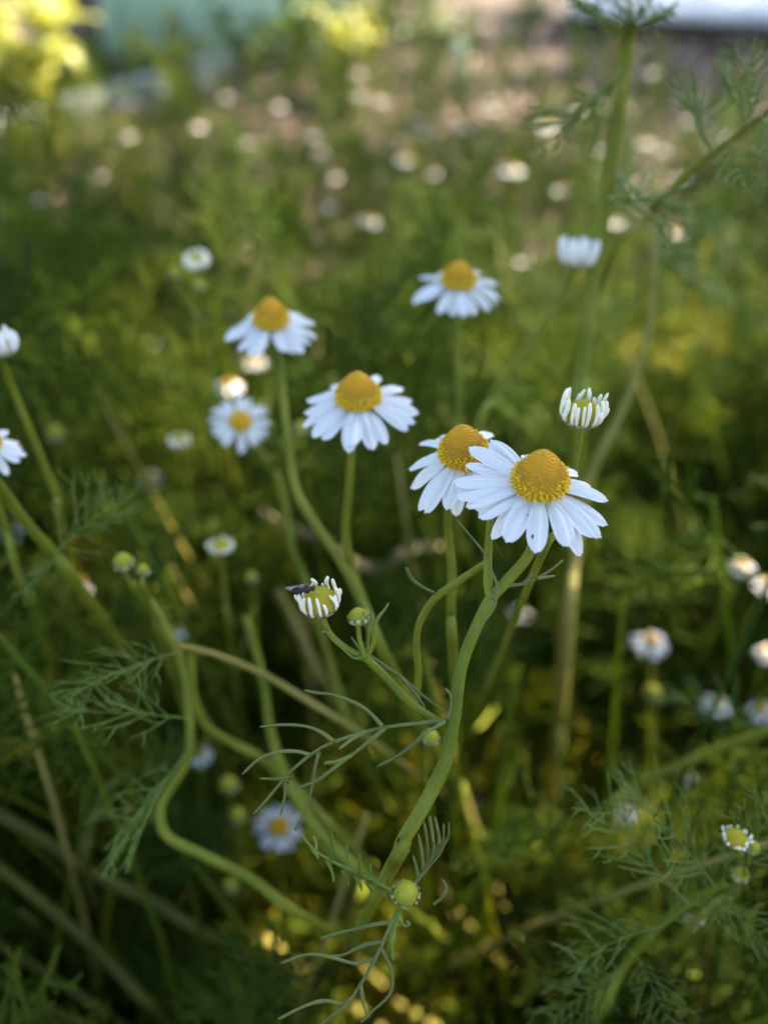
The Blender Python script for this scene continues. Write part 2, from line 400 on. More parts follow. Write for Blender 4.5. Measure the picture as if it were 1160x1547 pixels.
def half_open(parent, base, axis, r, seed, nray=20, raylen=1.0, young='disc_young', flare=0.12, rw=.1, petalish=False):
    """a head whose white rays still stand up around the disc like a crown"""
    g = np.random.default_rng(seed)
    head = cup_mb(r * .9, .5, 18).build('flower_head', [M['cup'], M['bract']], parent)
    head.matrix_local = axis_frame(base - parent.location, axis)
    link('disc', DISC_YOUNG, head, Matrix.Translation((0, 0, .02 * r)) @ Matrix.Diagonal((r * .86, r * .86, r * 1.0, 1)))
    for i in range(nray):
        a = (i + g.normal(0, .18)) / nray * 2 * math.pi; L = r * raylen * (g.uniform(.8, 1.08) if petalish else g.uniform(.55, 1.18)); fl = flare + g.normal(0, .09); a += g.normal(0, .05)
        if petalish:
            v, f, t = petal_verts(r * .75, -.1 * r, r * (1 + fl * 1.6), L, r * .5, bump=-.25 * r, roll=3.0, seed=seed * 31 + i)
            mb = MB(); mb.add(rotz(v, a), f, t); mb.build('petal', M['petal'], head); continue
        pts = smooth([(r * .74, 0, -.25 * r), (r * .98, 0, .12 * r), (r * (1.0 + fl * .6), g.normal(0, .04) * r, .12 * r + L * .5), (r * (.96 + fl), g.normal(0, .1) * r, .12 * r + L)], 9)
        rad = r * rw * g.uniform(.75, 1.15) * np.array([.5, .7, .85, .95, 1.0, 1.08, 1.12, 1.05, .7])
        v, f = tube(pts, rad, 8)
        mb = MB(); mb.add(rotz(v, a), f, .7); mb.build('petal', M['ray'], head)
    return head
def bud(parent, base, axis, r, seed=3, name='bud', bracts=True):
    mb = cup_mb(r * .96, .7, 12)
    b = mb.build(name, [M['cup'], M['bract']], parent); b.matrix_local = axis_frame(base - parent.location, axis)
    link('disc', DOME_BUD, b, Matrix.Diagonal((r * .9, r * .9, r * 1.05, 1)))
    if bracts:
        g = np.random.default_rng(seed); k = MB()
        for i in range(13):
            a = i / 13 * 2 * math.pi + g.normal(0, .22); hh = g.uniform(.02, .5); sc_ = g.uniform(.14, .30)
            pts = []
            for q in np.linspace(0, 1, 4):
                for s in (-1, 0, 1):
                    pts.append((r * (1.04 + .10 * math.sin(q * 3)) - .06 * r * q * q, s * r * sc_ * math.sqrt(max(1 - q ** 3, .05)) + .06 * r * q * math.sin(i * 5), -.25 * r + q * r * (hh + .25)))
            k.add(rotz(np.array(pts), a), grid_faces(4, 3))
        k.build('bract_ring', M['bract'], b)
    return b

# ------------------------------------------------------------------ stems and explicit plants
OCC = []                                              # (px,py,rpx,z) that filler must not cover
def occ_line(pts, rad_px):
    for q in pts:
        x, y, z = proj(q)
        OCC.append((x, y, rad_px, z))
def pix(pts, z0, z1=None):
    z1 = z0 if z1 is None else z1
    n = len(pts); out = []
    for i, q in enumerate(pts):
        z = q[2] if len(q) > 2 else z0 + (z1 - z0) * i / max(n - 1, 1)
        out.append(P(q[0], q[1], z))
    return out
def stem(parent, pts3, r0, r1, material='stem', name='stem', base=None, k=16, ridge=.10, keep=14, nper=7):
    pts3 = list(pts3); nvis = len(pts3)
    if base is not None:
        a, b = pts3[-1], Vector(base); d = (pts3[-1] - pts3[-2]).normalized()
        L = (b - a).length
        pts3 += [a.lerp(b, .33) + d * L * .06 + Vector((0, 0, .02 * L)), a.lerp(b, .7) + Vector((0, 0, .03 * L)), b + Vector((0, 0, -.01))]
    s = smooth(pts3, max(len(pts3) * nper, 8)); n = len(s)
    rad = np.linspace(r0, r1, n) * (1 + .03 * np.sin(np.linspace(0, n * .17, n) + rng.uniform(0, 6)))
    v, f = tube(s, rad, k, ridge)
    tn = .25 + .3 * np.cos(np.arange(k) * math.pi); tn = np.concatenate([np.tile(tn, n), [.25]])
    mb = MB(); mb.add(v - np.array(parent.location), f, tn)
    o = mb.build(name, M[material], parent)
    if keep: occ_line([Vector(q) for q in s[:int(nvis * nper)]][::2], keep)
    return s
def rpx(width_px, z): return width_px / 2 * z / FPX
def thin(parent, lines, name='leaf', material='leaf', z=0.15, wpx=5.0, keep=6, jitter=.004):
    """a feathery leaf drawn as connected threads (pixel polylines at depth z)"""
    mb = MB(); off = np.array(parent.location)
    for ln in lines:
        zz = z; p = []
        dz = rng.normal(0, jitter)
        for i, q in enumerate(ln):
            p.append(P(q[0], q[1], (q[2] if len(q) > 2 else zz + dz * i / max(1, len(ln) - 1))))
        s = smooth(p, len(p) * 5); r = rpx(wpx, z) * np.linspace(1.05, .6, len(s)) * (1 + .12 * np.sin(np.linspace(0, len(s) * .5, len(s)) + rng.uniform(0, 6))); r[-1] *= .5
        v, f = tube(s, r, 7); mb.add(v - off, f)
        if keep: occ_line([Vector(q) for q in s[::3]], keep)
    return mb.build(name, M[material], parent)

# feathery leaf library in unit length, along +X, frond plane XY
def feather_unit(seed, pairs=9, sub=3, width=.42, seg=2, thick=.011, k=3, curl=.25):
    g = np.random.default_rng(seed); V = []; F = []; n = 0
    def put(p, r):
        nonlocal n
        v, f = tube(p, r, k, cap=False); V.append(v); F.append(f + n); n += len(v)
    tt = np.linspace(0, 1, 6); cz = curl * g.uniform(-.3, 1)
    rach = np.stack([tt, .06 * np.sin(tt * 3 + g.uniform(0, 6)) * tt, -cz * tt ** 2 * .6], -1)
    put(rach, np.linspace(thick * 1.3, thick * .6, 6))
    at = lambda t: np.array([np.interp(t, tt, rach[:, i]) for i in range(3)])
    for i in range(pairs):
        t = .12 + .86 * (i + g.uniform(-.2, .2)) / pairs
        L = width * (math.sin(math.pi * (.18 + .72 * t)) ** 1.0) * g.uniform(.7, 1.15) * (1.05 - .35 * t)
        for sd in (-1, 1):
            a = sd * R(g.uniform(38, 62)); up = g.normal(.15, .3)
            d = np.array([math.cos(a), math.sin(a), up]); b = at(min(t + g.uniform(0, .04), 1))
            e = np.array([.25, sd * -.05, g.normal(.0, .2)])
            q = [b, b + d * L * .5, b + d * L * .92 + e * L * .35][:seg + 1]
            if k > 3:                                            # near leaves: curved, thinning threads
                cv = np.array([.35, -sd * .12, g.normal(0, .25)]) * L; w_ = np.linspace(0, 1, 6)[:, None]
                q = b + d * L * w_ + cv * w_ ** 2 * .6
            put(np.array(q), thick * np.array([1, .95, .9, .85, .8, .5]) * g.uniform(.8, 1.25) if k > 3 else np.linspace(thick, thick * .6, len(q)))
            for j in range(sub):
                u = (j + .7) / (sub + .3); pb = b + d * L * u * .95; ss = 1 if (j % 2) else -1
                a2 = a + ss * R(g.uniform(30, 55)); d2 = np.array([math.cos(a2), math.sin(a2), up + g.normal(0, .35)])
                l2 = L * g.uniform(.28, .5)
                if k > 3:
                    w_ = np.linspace(0, 1, 4)[:, None]; pb = b + d * L * u + cv * u * u * .6
                    put(pb + d2 * l2 * w_ + np.array([.3, 0, g.normal(0, .3)]) * l2 * w_ ** 2, thick * np.array([.85, .8, .7, .45]))
                else: put(np.array([pb, pb + d2 * l2]), np.array([thick * .85, thick * .55]))
    return np.concatenate(V), np.concatenate(F)
LEAF_HI = [feather_unit(100 + i, 8, 2, .5, 2, .0064, 4) for i in range(8)]
LEAF_TUFT = [feather_unit(150 + i, 7, 2, .45, 2, .013, 4) for i in range(8)]
LEAF_MID = [feather_unit(200 + i, 8, 2, .48, 2, .0095, 3) for i in range(10)]
LEAF_LOW = [feather_unit(300 + i, 8, 1, .46, 1, .018, 3) for i in range(8)]
def rot3(yaw, pitch, roll):
    cy, sy, cp, sp, cr, sr = math.cos(yaw), math.sin(yaw), math.cos(pitch), math.sin(pitch), math.cos(roll), math.sin(roll)
    return np.array([[cy, -sy, 0], [sy, cy, 0], [0, 0, 1]]) @ np.array([[cp, 0, -sp], [0, 1, 0], [sp, 0, cp]]) @ np.array([[1, 0, 0], [0, cr, -sr], [0, sr, cr]])
def leaf_part(parent, root, tip, seed=0, roll=0.0, material='leaf', lib=None, keep=0):
    """one feathery leaf from root to tip (world points) as a part"""
    d = tip - root; L = d.length; yaw = math.atan2(d.y, d.x); pit = math.asin(d.z / L)
    v, f = (lib or LEAF_HI)[seed % len(lib or LEAF_HI)]
    mb = MB(); mb.add((v * L) @ rot3(yaw, pit, roll).T + np.array(root - parent.location), f, .4)
    o = mb.build('leaf', M[material], parent)
    if keep: occ_line([root.lerp(tip, q) for q in (.2, .5, .8)], keep)
    return o
# ------------------------------------------------------------------ plants in and near the plane of focus
# --- the main plant: largest daisy, its forked stem, the half-open head with the fly, two buds
S = .150
base_main = G(560, 1330)
pl = empty('chamomile_plant', base_main, 'tallest chamomile plant bearing the largest sharp daisy and a half-open head on its forked stem', 'flower', 'sharp chamomile plants')
ax1 = tilt_axis(44, 815, 730, 1)
c1 = P(815, 731, S)
u = S / FPX / 4.296
F1 = [(446, -12, 80, 1), (479, -30, 150, .85), (485, -39, 180, 1.0), (464, -46, 150, 1.15), (462, -59, 262, 1), (456, -67, 125, 1.1), (450, -98, 170, 1.1),
      (440, -122, 150, 1.15), (416, -139, 230, .95), (442, -153, 120, 1.08), (492, -167, 95, .85), (545, -177, 60, 1.05), (560, 171, 40, 1.0),
      (514, 153, 30, .72), (569, 139, 5, 1.1), (545, 120, 30, 1.1), (395, 44, 150, .95), (408, 70, 150, .9), (420, 95, 130, .9), (400, 20, 170, .9)]
flower(pl, c1, ax1, 470 * u, 172 * u, petals=[(a, r * u, h * u, wf) for r, a, h, wf in F1], seed=1, wfac=1.0, hfac=1.0)
st = pix([(812, 762), (806, 812), (796, 842), (765, 878), (741, 905), (716, 955), (696, 1010), (686, 1080), (672, 1150), (641, 1215), (606, 1275), (597, 1300)], S + .003, S + .004)
stem(pl, st, rpx(13.5, S), rpx(24, S), base=base_main, keep=16)
stem(pl, pix([(741, 780), (737, 835), (737, 880), (742, 905)], S + .006, S + .003), rpx(11, S), rpx(15, S), name='branch')
s = stem(pl, pix([(738, 848), (720, 860), (690, 880), (656, 905), (634, 940), (629, 975), (632, 1018), (628, 1060)], S + .005, S + .03), rpx(11, S), rpx(12, S), name='branch')
thin(pl, [[(614, 858), (622, 875), (640, 888), (656, 896), (662, 905)]], z=S + .008, wpx=6)
thin(pl, [[(742, 906), (752, 890), (742, 862), (733, 838), (715, 815), (690, 785)], [(742, 900), (748, 912), (735, 935), (718, 950)]], z=S + .001, wpx=4.5)
thin(pl, [[(760, 885), (790, 882), (815, 872), (836, 858), (850, 846)], [(790, 882), (805, 866)], [(810, 874), (838, 870)]], z=S + .004, wpx=6)
# branch with the half-open head and small buds
node = (552, 993)
stem(pl, pix([node, (580, 1020), (618, 1060), (655, 1086), (673, 1092)], S, S + .004), rpx(11, S), rpx(13, S), name='branch')
stem(pl, pix([(488, 934), (499, 958), (522, 979), (545, 992), node], S), rpx(8.5, S), rpx(10, S), name='branch')
stem(pl, pix([(541, 944), (543, 965), (549, 985), node], S - .001), rpx(6, S), rpx(8, S), name='branch')
stem(pl, pix([(566, 945), (566, 962), (560, 982), node], S - .001), rpx(5, S), rpx(7, S), name='branch')
stem(pl, pix([(555, 936), (556, 955), (555, 975), node], S + .001), rpx(4, S), rpx(6, S), name='branch')
thin(pl, [[(565, 946), (572, 932), (581, 921), (587, 911)], [(564, 944), (562, 932), (561, 925)], [(566, 945), (556, 938), (551, 928)]], z=S - .001, wpx=5.5, material='leaf_fresh', jitter=.001)
thin(pl, [[(552, 993), (535, 994), (524, 986), (516, 978)], [(552, 990), (540, 975), (530, 962)], [(487, 953), (491, 955), (498, 957)]], z=S - .001, wpx=4.5, material='leaf_fresh', jitter=.001)
thin(pl, [[(556, 988), (590, 1012), (615, 1030), (640, 1052), (668, 1073)], [(604, 1022), (630, 1052), (648, 1082)]], z=S + .004, wpx=5)
half_open(pl, P(484, 912, S), tilt_axis(42, 480, 905, -7), rpx(60, S), 5, 17, .85, rw=.088, flare=-.02)
bud(pl, P(541, 934, S), tilt_axis(24, 540, 930, 0), rpx(31, S), 4)
bud(pl, P(552, 926, S - .001), tilt_axis(20, 552, 925, -25), rpx(11, S), 6, bracts=False)
OCC.append((815, 735, 125, S)); OCC.append((480, 905, 45, S)); OCC.append((545, 930, 45, S))
# the sharp feathery leaf
thin(pl, [[(672, 1090), (650, 1091), (595, 1097), (545, 1108), (495, 1125), (470, 1140), (440, 1165), (420, 1188), (400, 1212), (383, 1230)],
          [(577, 1097), (560, 1078), (540, 1064), (505, 1050), (480, 1047), (460, 1043)],
          [(582, 1100), (545, 1130), (505, 1160), (480, 1178), (445, 1193)],
          [(505, 1121), (485, 1106), (460, 1097), (425, 1095), (393, 1098)],
          [(468, 1140), (445, 1135), (415, 1137), (390, 1148), (366, 1170)],
          [(482, 1136), (475, 1165), (470, 1195), (460, 1225), (445, 1255)],
          [(438, 1176), (420, 1177), (393, 1176)], [(434, 1182), (430, 1205), (424, 1232)],
          [(645, 1105), (620, 1128), (595, 1145), (570, 1158)], [(672, 1090), (655, 1100), (640, 1110)],
          [(530, 1142), (510, 1150), (490, 1153)], [(550, 1106), (530, 1118), (512, 1132)]], z=S, wpx=6.2, jitter=.008)
thin(pl, [[(676, 1085), (681, 1068), (680, 1050), (672, 1040)]], z=S - .002, wpx=5)
# comb leaf low on the stem
comb = [[(604, 1352), (580, 1340), (555, 1326), (525, 1312), (498, 1299), (475, 1284), (456, 1263)]]
for t, l1 in [(.86, 22), (.7, 55), (.55, 40), (.42, 36), (.3, 30), (.17, 26)]:
    x = 604 - 148 * t; y = 1352 - 84 * t + 10 * math.sin(3 * t)
    comb.append([(x, y), (x + 1, y - l1 * .5), (x - 1 + 3 * math.sin(x), y - l1)]); comb.append([(x - 6, y - 3), (x + 2, y + l1 * .3), (x + 4, y + l1 * .55)])
thin(pl, comb, z=S + .001, wpx=6, material='leaf_fresh', jitter=.006)
comb = [[(618, 1345), (640, 1318), (656, 1300), (668, 1282), (676, 1262)]]
for t, l1 in [(.25, 34), (.4, 55), (.55, 62), (.7, 60), (.85, 48)]:
    x = 618 + 55 * t; y = 1345 - 75 * t
    comb.append([(x, y), (x - 3, y - l1 * .5), (x - 8, y - l1)]); comb.append([(x, y), (x + 12, y - l1 * .35), (x + 17 - 5 * t, y - l1 * .8)])
thin(pl, comb, z=S + .012, wpx=5.5, material='leaf', jitter=.008)

# --- bud in front, with its own leaf
b2 = empty('chamomile_bud', G(600, 1400), 'round yellow-green bud ringed by papery bracts above a forked grey-green leaf', 'flower bud')
stem(b2, pix([(611, 1356), (607, 1364), (598, 1385), (594, 1400), (590, 1430)], S - .003, S + .02), rpx(8, S), rpx(13, S), base=G(600, 1400), keep=10)
bud(b2, P(613, 1350, S - .004), tilt_axis(72, 614, 1345, 5), rpx(38, S), 8)
thin(b2, [[(600, 1384), (588, 1402), (572, 1438), (548, 1482), (525, 1515), (500, 1536), (470, 1560)],
          [(594, 1393), (570, 1396), (535, 1404), (510, 1410), (485, 1418)], [(580, 1422), (550, 1428), (520, 1442), (500, 1445)],
          [(566, 1448), (535, 1455), (500, 1446), (465, 1442), (425, 1455)], [(545, 1486), (548, 1510), (556, 1535)], [(520, 1518), (490, 1512), (460, 1520), (420, 1540)],
          [(575, 1432), (590, 1465), (590, 1500), (560, 1530), (545, 1545)]], z=S + .002, wpx=6, jitter=.008)
thin(b2, [[(602, 1378), (596, 1400), (591, 1420), (594, 1450)], [(600, 1384), (610, 1398), (618, 1396), (613, 1392)], [(604, 1372), (612, 1366), (618, 1360)]], z=S - .004, wpx=6, material='leaf_fresh', jitter=.001)
thin(b2, [[(655, 1366), (668, 1355), (674, 1340), (667, 1328)]], z=S - .003, wpx=5)
OCC.append((614, 1345, 36, S))

# --- the other clear daisies
def daisy(label, cx, cy, rpx_, z, elev, lean, stem_pts, z1, n, droop, seed, base, dr=.37, wst=(10, 14), wfac=1.0, disc=None, hfac=1.0, mat_='stem', group='clear open daisies', var=.12, leaves=()):
    p = empty('chamomile_plant', base, label, 'flower', group)
    flower(p, P(cx, cy, z), tilt_axis(elev, cx, cy, lean), rpx(2 * rpx_, z), rpx(2 * rpx_ * dr, z), n, droop, seed, wfac, disc, hfac=hfac, var=var)
    stem(p, pix(stem_pts, z + .003, z1), rpx(wst[0], z), rpx(wst[1], z1), mat_, base=base, keep=12)
    OCC.append((cx, cy, rpx_ * 1.1, z))
    for (ax, ay, az, bx, by, bz, sd) in leaves: leaf_part(p, P(ax, ay, az), P(bx, by, bz), sd)
    return p
daisy('daisy with drooping petals tucked behind the largest sharp daisy', 700, 687, 97, .170, 43, -5, [(697, 702), (682, 745), (676, 790), (682, 860), (681, 930), (684, 990)], .2, 19, .42, 22, G(690, 1180), .36, (12, 15))
daisy('broad-petalled daisy on a straight thin stem, just above the crowded pair of sharp daisies', 541, 603, 90, .195, 35, -1, [(540, 618), (533, 660), (527, 740), (522, 800), (527, 840), (545, 900), (575, 975)], .24, 20, .24, 33, G(640, 1200), .36, (11, 14), 1.08, hfac=.9)
daisy('soft-focus daisy on a long curving grey-green stem with an S bend', 410, 486, 70, .235, 31, 1, [(411, 498), (422, 540), (433, 650), (446, 735), (472, 785), (510, 840), (545, 905), (592, 1010)], .22, 19, .30, 44, G(690, 1200), .36, (10, 16))
daisy('soft-focus daisy with squat orange cone on an upright stem above the crowded pair', 692, 426, 66, .25, 31, 2, [(692, 440), (690, 480), (693, 560), (694, 640), (690, 740)], .27, 18, .35, 55, G(690, 900), .38, (11, 14), hfac=.85)
daisy('small flat daisy with many narrow petals and face turned up', 363, 637, 45, .275, 62, 4, [(372, 650), (392, 680), (425, 735), (441, 830), (462, 880), (510, 1040), (530, 1100)], .3, 24, .06, 66, G(600, 1240), .36, (9, 13), .62, DISC_FLAT)
daisy('daisy half cut off at the picture edge with blunt white petals', -18, 672, 50, .20, 47, 3, [(-16, 690), (-10, 740), (10, 800), (40, 900)], .24, 17, .3, 77, G(150, 1150), .38, (9, 13), 1.1)
daisy('small hazy daisy low among the stems seen nearly face on', 421, 1250, 37, .34, 64, 3, [(421, 1262), (424, 1320), (430, 1400)], .37, 15, .08, 88, G(440, 1450), .40, (8, 10), .95, DISC_FLAT)
# --- half-open heads
def half(label, cx, cy, wpx, z, elev, lean, stem_pts, z1, seed, base, nray=20, rl=.9, wst=(8, 12), group='half-open daisies', **kw):
    p = empty('chamomile_plant', base, label, 'flower', group)
    half_open(p, P(cx, cy, z), tilt_axis(elev, cx, cy, lean), rpx(wpx, z), seed, nray, rl, **kw)
    stem(p, pix(stem_pts, z + .001, z1), rpx(wst[0], z), rpx(wst[1], z1), base=base, keep=10)
    OCC.append((cx, cy, wpx * .65, z)); return p
half('half-open head with a crown of short rolled cream rays above the largest daisy', 878, 630, 62, .168, 26, 2, [(877, 646), (870, 690), (862, 740), (845, 800), (800, 880)], .18, 101, G(760, 1100), 22, .95, (9, 12), rw=.1, flare=.07)
half('white cup-shaped head with petals still upright on a slanting stem', 871, 395, 46, .25, 12, 2, [(868, 408), (850, 445), (800, 520), (745, 600), (712, 680)], .27, 102, G(690, 900), 16, 1.55, (9, 12), petalish=True, flare=.04)
half('white cup-shaped head with upright petals cut by the picture edge', 4, 530, 42, .21, 14, -3, [(4, 545), (25, 600), (58, 680), (85, 750), (96, 810)], .25, 103, G(160, 1050), 14, 1.5, (9, 13), petalish=True, flare=.08)
half('pale yellow half-open head high over a pair of little buds', 298, 398, 36, .30, 30, -4, [(300, 408), (310, 470), (318, 560), (330, 660)], .33, 104, G(360, 900), 16, .7, (6, 9), flare=-.15, rw=.15)
half('yellow head with a ring of tiny white points beside smaller buds', 1110, 1268, 38, .185, 48, 4, [(1112, 1282), (1118, 1310), (1100, 1350), (1040, 1400)], .22, 105, G(1000, 1500), 15, .34, (9, 13), rw=.10, flare=.05)
half('flat pale half-open head over the fine leaves near the twin yellow buds', 334, 828, 34, .27, 34, 0, [(335, 838), (340, 900), (350, 980)], .3, 106, G(380, 1200), 18, .4, (6, 9), flare=.1, rw=.13)
half('small greenish half-open head on a thin stem by the fine dark leaves', 272, 668, 30, .32, 30, 0, [(273, 678), (282, 740), (287, 800)], .35, 107, G(330, 1050), 16, .45, (7, 9), flare=-.1, rw=.13)
# --- buds in soft focus
def budp(label, cx, cy, wpx, z, elev, lean, stem_pts, z1, base, seed, wst=(6, 10), group='soft-focus buds'):
    p = empty('chamomile_bud', base, label, 'flower bud', group)
    bud(p, P(cx, cy, z), tilt_axis(elev, cx, cy, lean), rpx(wpx, z), seed)
    stem(p, pix(stem_pts, z + .001, z1), rpx(wst[0], z), rpx(wst[1], z1), base=base, keep=8)
    OCC.append((cx, cy, wpx * .6, z))
for a in [('yellow bud with pale ring, larger of the close pair above the wavy stem', 187, 850, 30, .215, 40, 0, [(188, 864), (205, 895), (225, 920)], .22, G(330, 1250), 1),
          ('green bud, smaller of the close pair above the wavy stem', 216, 862, 20, .215, 40, 10, [(214, 872), (220, 895), (228, 920)], .22, G(335, 1260), 2),
          ('blurred yellow bud on an upright stem beside the cut-off daisy', 84, 655, 28, .34, 40, 0, [(85, 668), (88, 720), (95, 800)], .37, G(190, 1000), 3),
          ('little green bud hanging near the S-bent stem', 455, 647, 24, .27, 40, 15, [(450, 655), (425, 690), (418, 730)], .29, G(560, 1100), 4),
          ('little yellow bud beside the thick part of the forked stem', 650, 1114, 26, .19, 50, 8, [(645, 1125), (640, 1160), (650, 1220)], .24, G(640, 1300), 5),
          ('tiny yellow bud just under the pale half-open head', 302, 432, 20, .30, 35, 5, [(303, 441), (310, 480), (318, 540)], .33, G(360, 890), 6),
          ('tiny greenish bud off to the side of the pale half-open head', 263, 413, 20, .31, 35, -5, [(265, 422), (290, 470), (316, 545)], .33, G(362, 890), 7),
          ('small bud pressed against the head with tiny white points', 1136, 1281, 22, .186, 45, 10, [(1133, 1290), (1124, 1312), (1110, 1345)], .2, G(1005, 1495), 8),
          ('dull bud hanging under the head with tiny white points', 1118, 1322, 26, .19, 50, 6, [(1116, 1334), (1105, 1355), (1080, 1380)], .205, G(1000, 1495), 9),
          ('hazy yellow bud between the wavy stem and the low daisy', 360, 1232, 26, .30, 50, 0, [(361, 1244), (366, 1300), (374, 1350)], .33, G(390, 1420), 10),
          ('hazy pale bud above the yellow one near the low daisy', 346, 1186, 28, .30, 50, 0, [(347, 1198), (356, 1260), (368, 1330)], .34, G(385, 1400), 11),
          ('greenish bud low down under the low daisy', 349, 1338, 24, .31, 50, 0, [(350, 1350), (358, 1390), (366, 1430)], .36, G(380, 1480), 12),
          ('yellow bud beneath the hazy sunlit daisy', 985, 1046, 26, .36, 45, 0, [(986, 1058), (990, 1100), (992, 1150)], .4, G(950, 1250), 13),
          ('small yellow bud in the fine leaves near the flat pale head', 380, 872, 18, .30, 40, 0, [(381, 882), (384, 910), (386, 960)], .33, G(420, 1200), 14)]:
    budp(*a)

# --- stems without a head in view
def bare(label, pts, z0, z1, w0, w1, base, material='stem', cat='plant', keep=7, k=14, group='headless stems', leaves=()):
    p = empty('chamomile_plant', Vector(base), label, cat, group)
    stem(p, pix(pts, z0, z1), rpx(w0, z0), rpx(w1, z1), material, base=base, keep=keep, k=k)
    for lf in leaves:
        (ax, ay, az, bx, by, bz, sd) = lf[:7]
        leaf_part(p, P(ax, ay, az), P(bx, by, bz), sd, roll=lf[7] if len(lf) > 7 else 0, keep=0, material='leaf_fresh', lib=LEAF_HI if ay > 400 else LEAF_TUFT)
    return p
bare('tall upright green stem topped by a leafy tuft near the top edge', [(950, 40), (946, 60), (936, 150), (917, 280), (893, 430), (878, 560), (870, 700)], .225, .27, 21, 24, G(830, 1000),
     leaves=[(948, 45, .226, 1010, 18, .235, 0), (948, 48, .226, 985, -10, .22, 1), (946, 50, .226, 880, 10, .22, 2), (946, 48, .225, 862, 45, .235, 3, 1.0), (945, 40, .225, 925, -30, .23, 4), (949, 40, .225, 960, -35, .22, 5),
             (946, 60, .226, 850, -5, .235, 6, .6), (940, 110, .227, 815, 230, .25, 7, .5), (915, 300, .23, 1010, 300, .26, 1, .4)])
bare('slanting green stem with leaf sprigs rising to the picture edge', [(1200, 130), (1130, 192), (1062, 240), (1000, 300), (972, 335), (900, 450)], .21, .27, 8, 12, G(800, 950), 'stem',
     leaves=[(1130, 192, .21, 1080, 85, .215, 2, .8), (1130, 190, .21, 1150, 70, .2, 3, .3), (1100, 215, .212, 1135, 290, .2, 4), (1150, 175, .208, 1170, 240, .2, 5, .8), (1075, 232, .214, 1040, 130, .23, 6, .5)])
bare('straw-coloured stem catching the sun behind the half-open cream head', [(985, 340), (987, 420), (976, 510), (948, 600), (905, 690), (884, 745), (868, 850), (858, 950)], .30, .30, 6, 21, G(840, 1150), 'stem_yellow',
     leaves=[(986, 350, .3, 900, 300, .31, 0), (987, 380, .3, 1090, 440, .31, 1), (984, 420, .3, 900, 520, .31, 2), (985, 400, .3, 1060, 330, .32, 5)])
bare('green stem leaning in from the picture edge to a dark joint', [(-40, 690), (0, 735), (40, 790), (82, 838), (130, 900)], .2, .24, 15, 16, G(260, 1150), leaves=[(82, 838, .2, 190, 740, .21, 3, .4), (86, 840, .2, 30, 900, .2, 4)])
bare('bold sinuous green stem with a deep bend above the lower stems', [(226, 905), (255, 955), (276, 1000), (285, 1060), (288, 1110), (283, 1150), (255, 1195), (243, 1225), (252, 1262), (300, 1288), (380, 1328), (468, 1390)], .225, .235, 12, 15, G(640, 1470), leaves=[(270, 985, .2, 100, 1030, .185, 0, .5), (285, 1085, .2, 90, 1060, .19, 1, .3), (280, 1140, .2, 170, 1300, .21, 2, .3)])
bare('green stem curving beside the sinuous one then running to the low daisy', [(290, 985), (292, 1050), (310, 1095), (350, 1122), (400, 1148), (460, 1205), (520, 1270)], .225, .26, 12, 14, G(640, 1420))
bare('thin dull yellowish stem sloping across behind the sharp feathery leaf', [(270, 975), (330, 990), (400, 1020), (480, 1068), (545, 1108), (590, 1140)], .22, .27, 8, 9, G(680, 1250), 'stem_yellow')
bare('green stem running down behind the fly and the sharp feathery leaf', [(372, 930), (398, 1030), (408, 1100), (430, 1170), (480, 1255), (560, 1330)], .24, .25, 13, 20, G(660, 1430))
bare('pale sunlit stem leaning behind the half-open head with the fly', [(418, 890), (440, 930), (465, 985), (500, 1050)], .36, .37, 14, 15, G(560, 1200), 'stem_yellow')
bare('thick stem lying across the dark lower corner, upper of the parallel ones', [(-60, 1200), (0, 1232), (70, 1272), (140, 1318), (230, 1362), (320, 1418)], .28, .31, 17, 19, G(460, 1490), 'stem_shaded')
bare('thick stem lying across the dark lower corner, second of the parallel ones', [(-60, 1260), (0, 1312), (90, 1385), (160, 1450), (240, 1530)], .27, .30, 14, 17, G(330, 1600), 'stem_shaded')
bare('thick stem lying across the dark lower corner, third of the parallel ones', [(-50, 1400), (20, 1440), (100, 1490), (180, 1545)], .28, .31, 12, 14, G(260, 1600), 'stem_shaded')
bare('thick stem lying across the dark lower corner, lowest of the parallel ones', [(-50, 1455), (30, 1500), (110, 1540), (200, 1580)], .27, .3, 11, 13, G(280, 1640), 'stem_shaded')
bare('short dusky stem rising from the dark lower corner', [(205, 1165), (160, 1195), (138, 1250), (132, 1310)], .25, .28, 15, 16, G(200, 1450), 'stem_shaded', leaves=[(200, 1168, .25, 310, 1130, .25, 4, .3)])
bare('pale arching straw bent behind the straight daisy stems', [(395, 775), (440, 800), (490, 815), (530, 850), (580, 858), (630, 828)], .42, .42, 14, 17, G(700, 950), 'stem_dry')
bare('dull brown upright stem between the dim leaves', [(858, 860), (852, 960), (846, 1050), (838, 1150)], .36, .4, 15, 18, G(830, 1200), 'stem_yellow')
bare('thin green stem slanting down from the hazy upright daisy', [(755, 440), (790, 500), (820, 550), (850, 600)], .34, .36, 6, 7, G(820, 850), 'stem')
bare('long green stem sloping below the hazy daisies at the picture edge', [(1200, 1090), (1120, 1118), (1040, 1150), (960, 1188), (900, 1235)], .25, .3, 14, 16, G(800, 1300), 'stem', leaves=[(1150, 1105, .25, 1010, 1040, .26, 1, .4)])
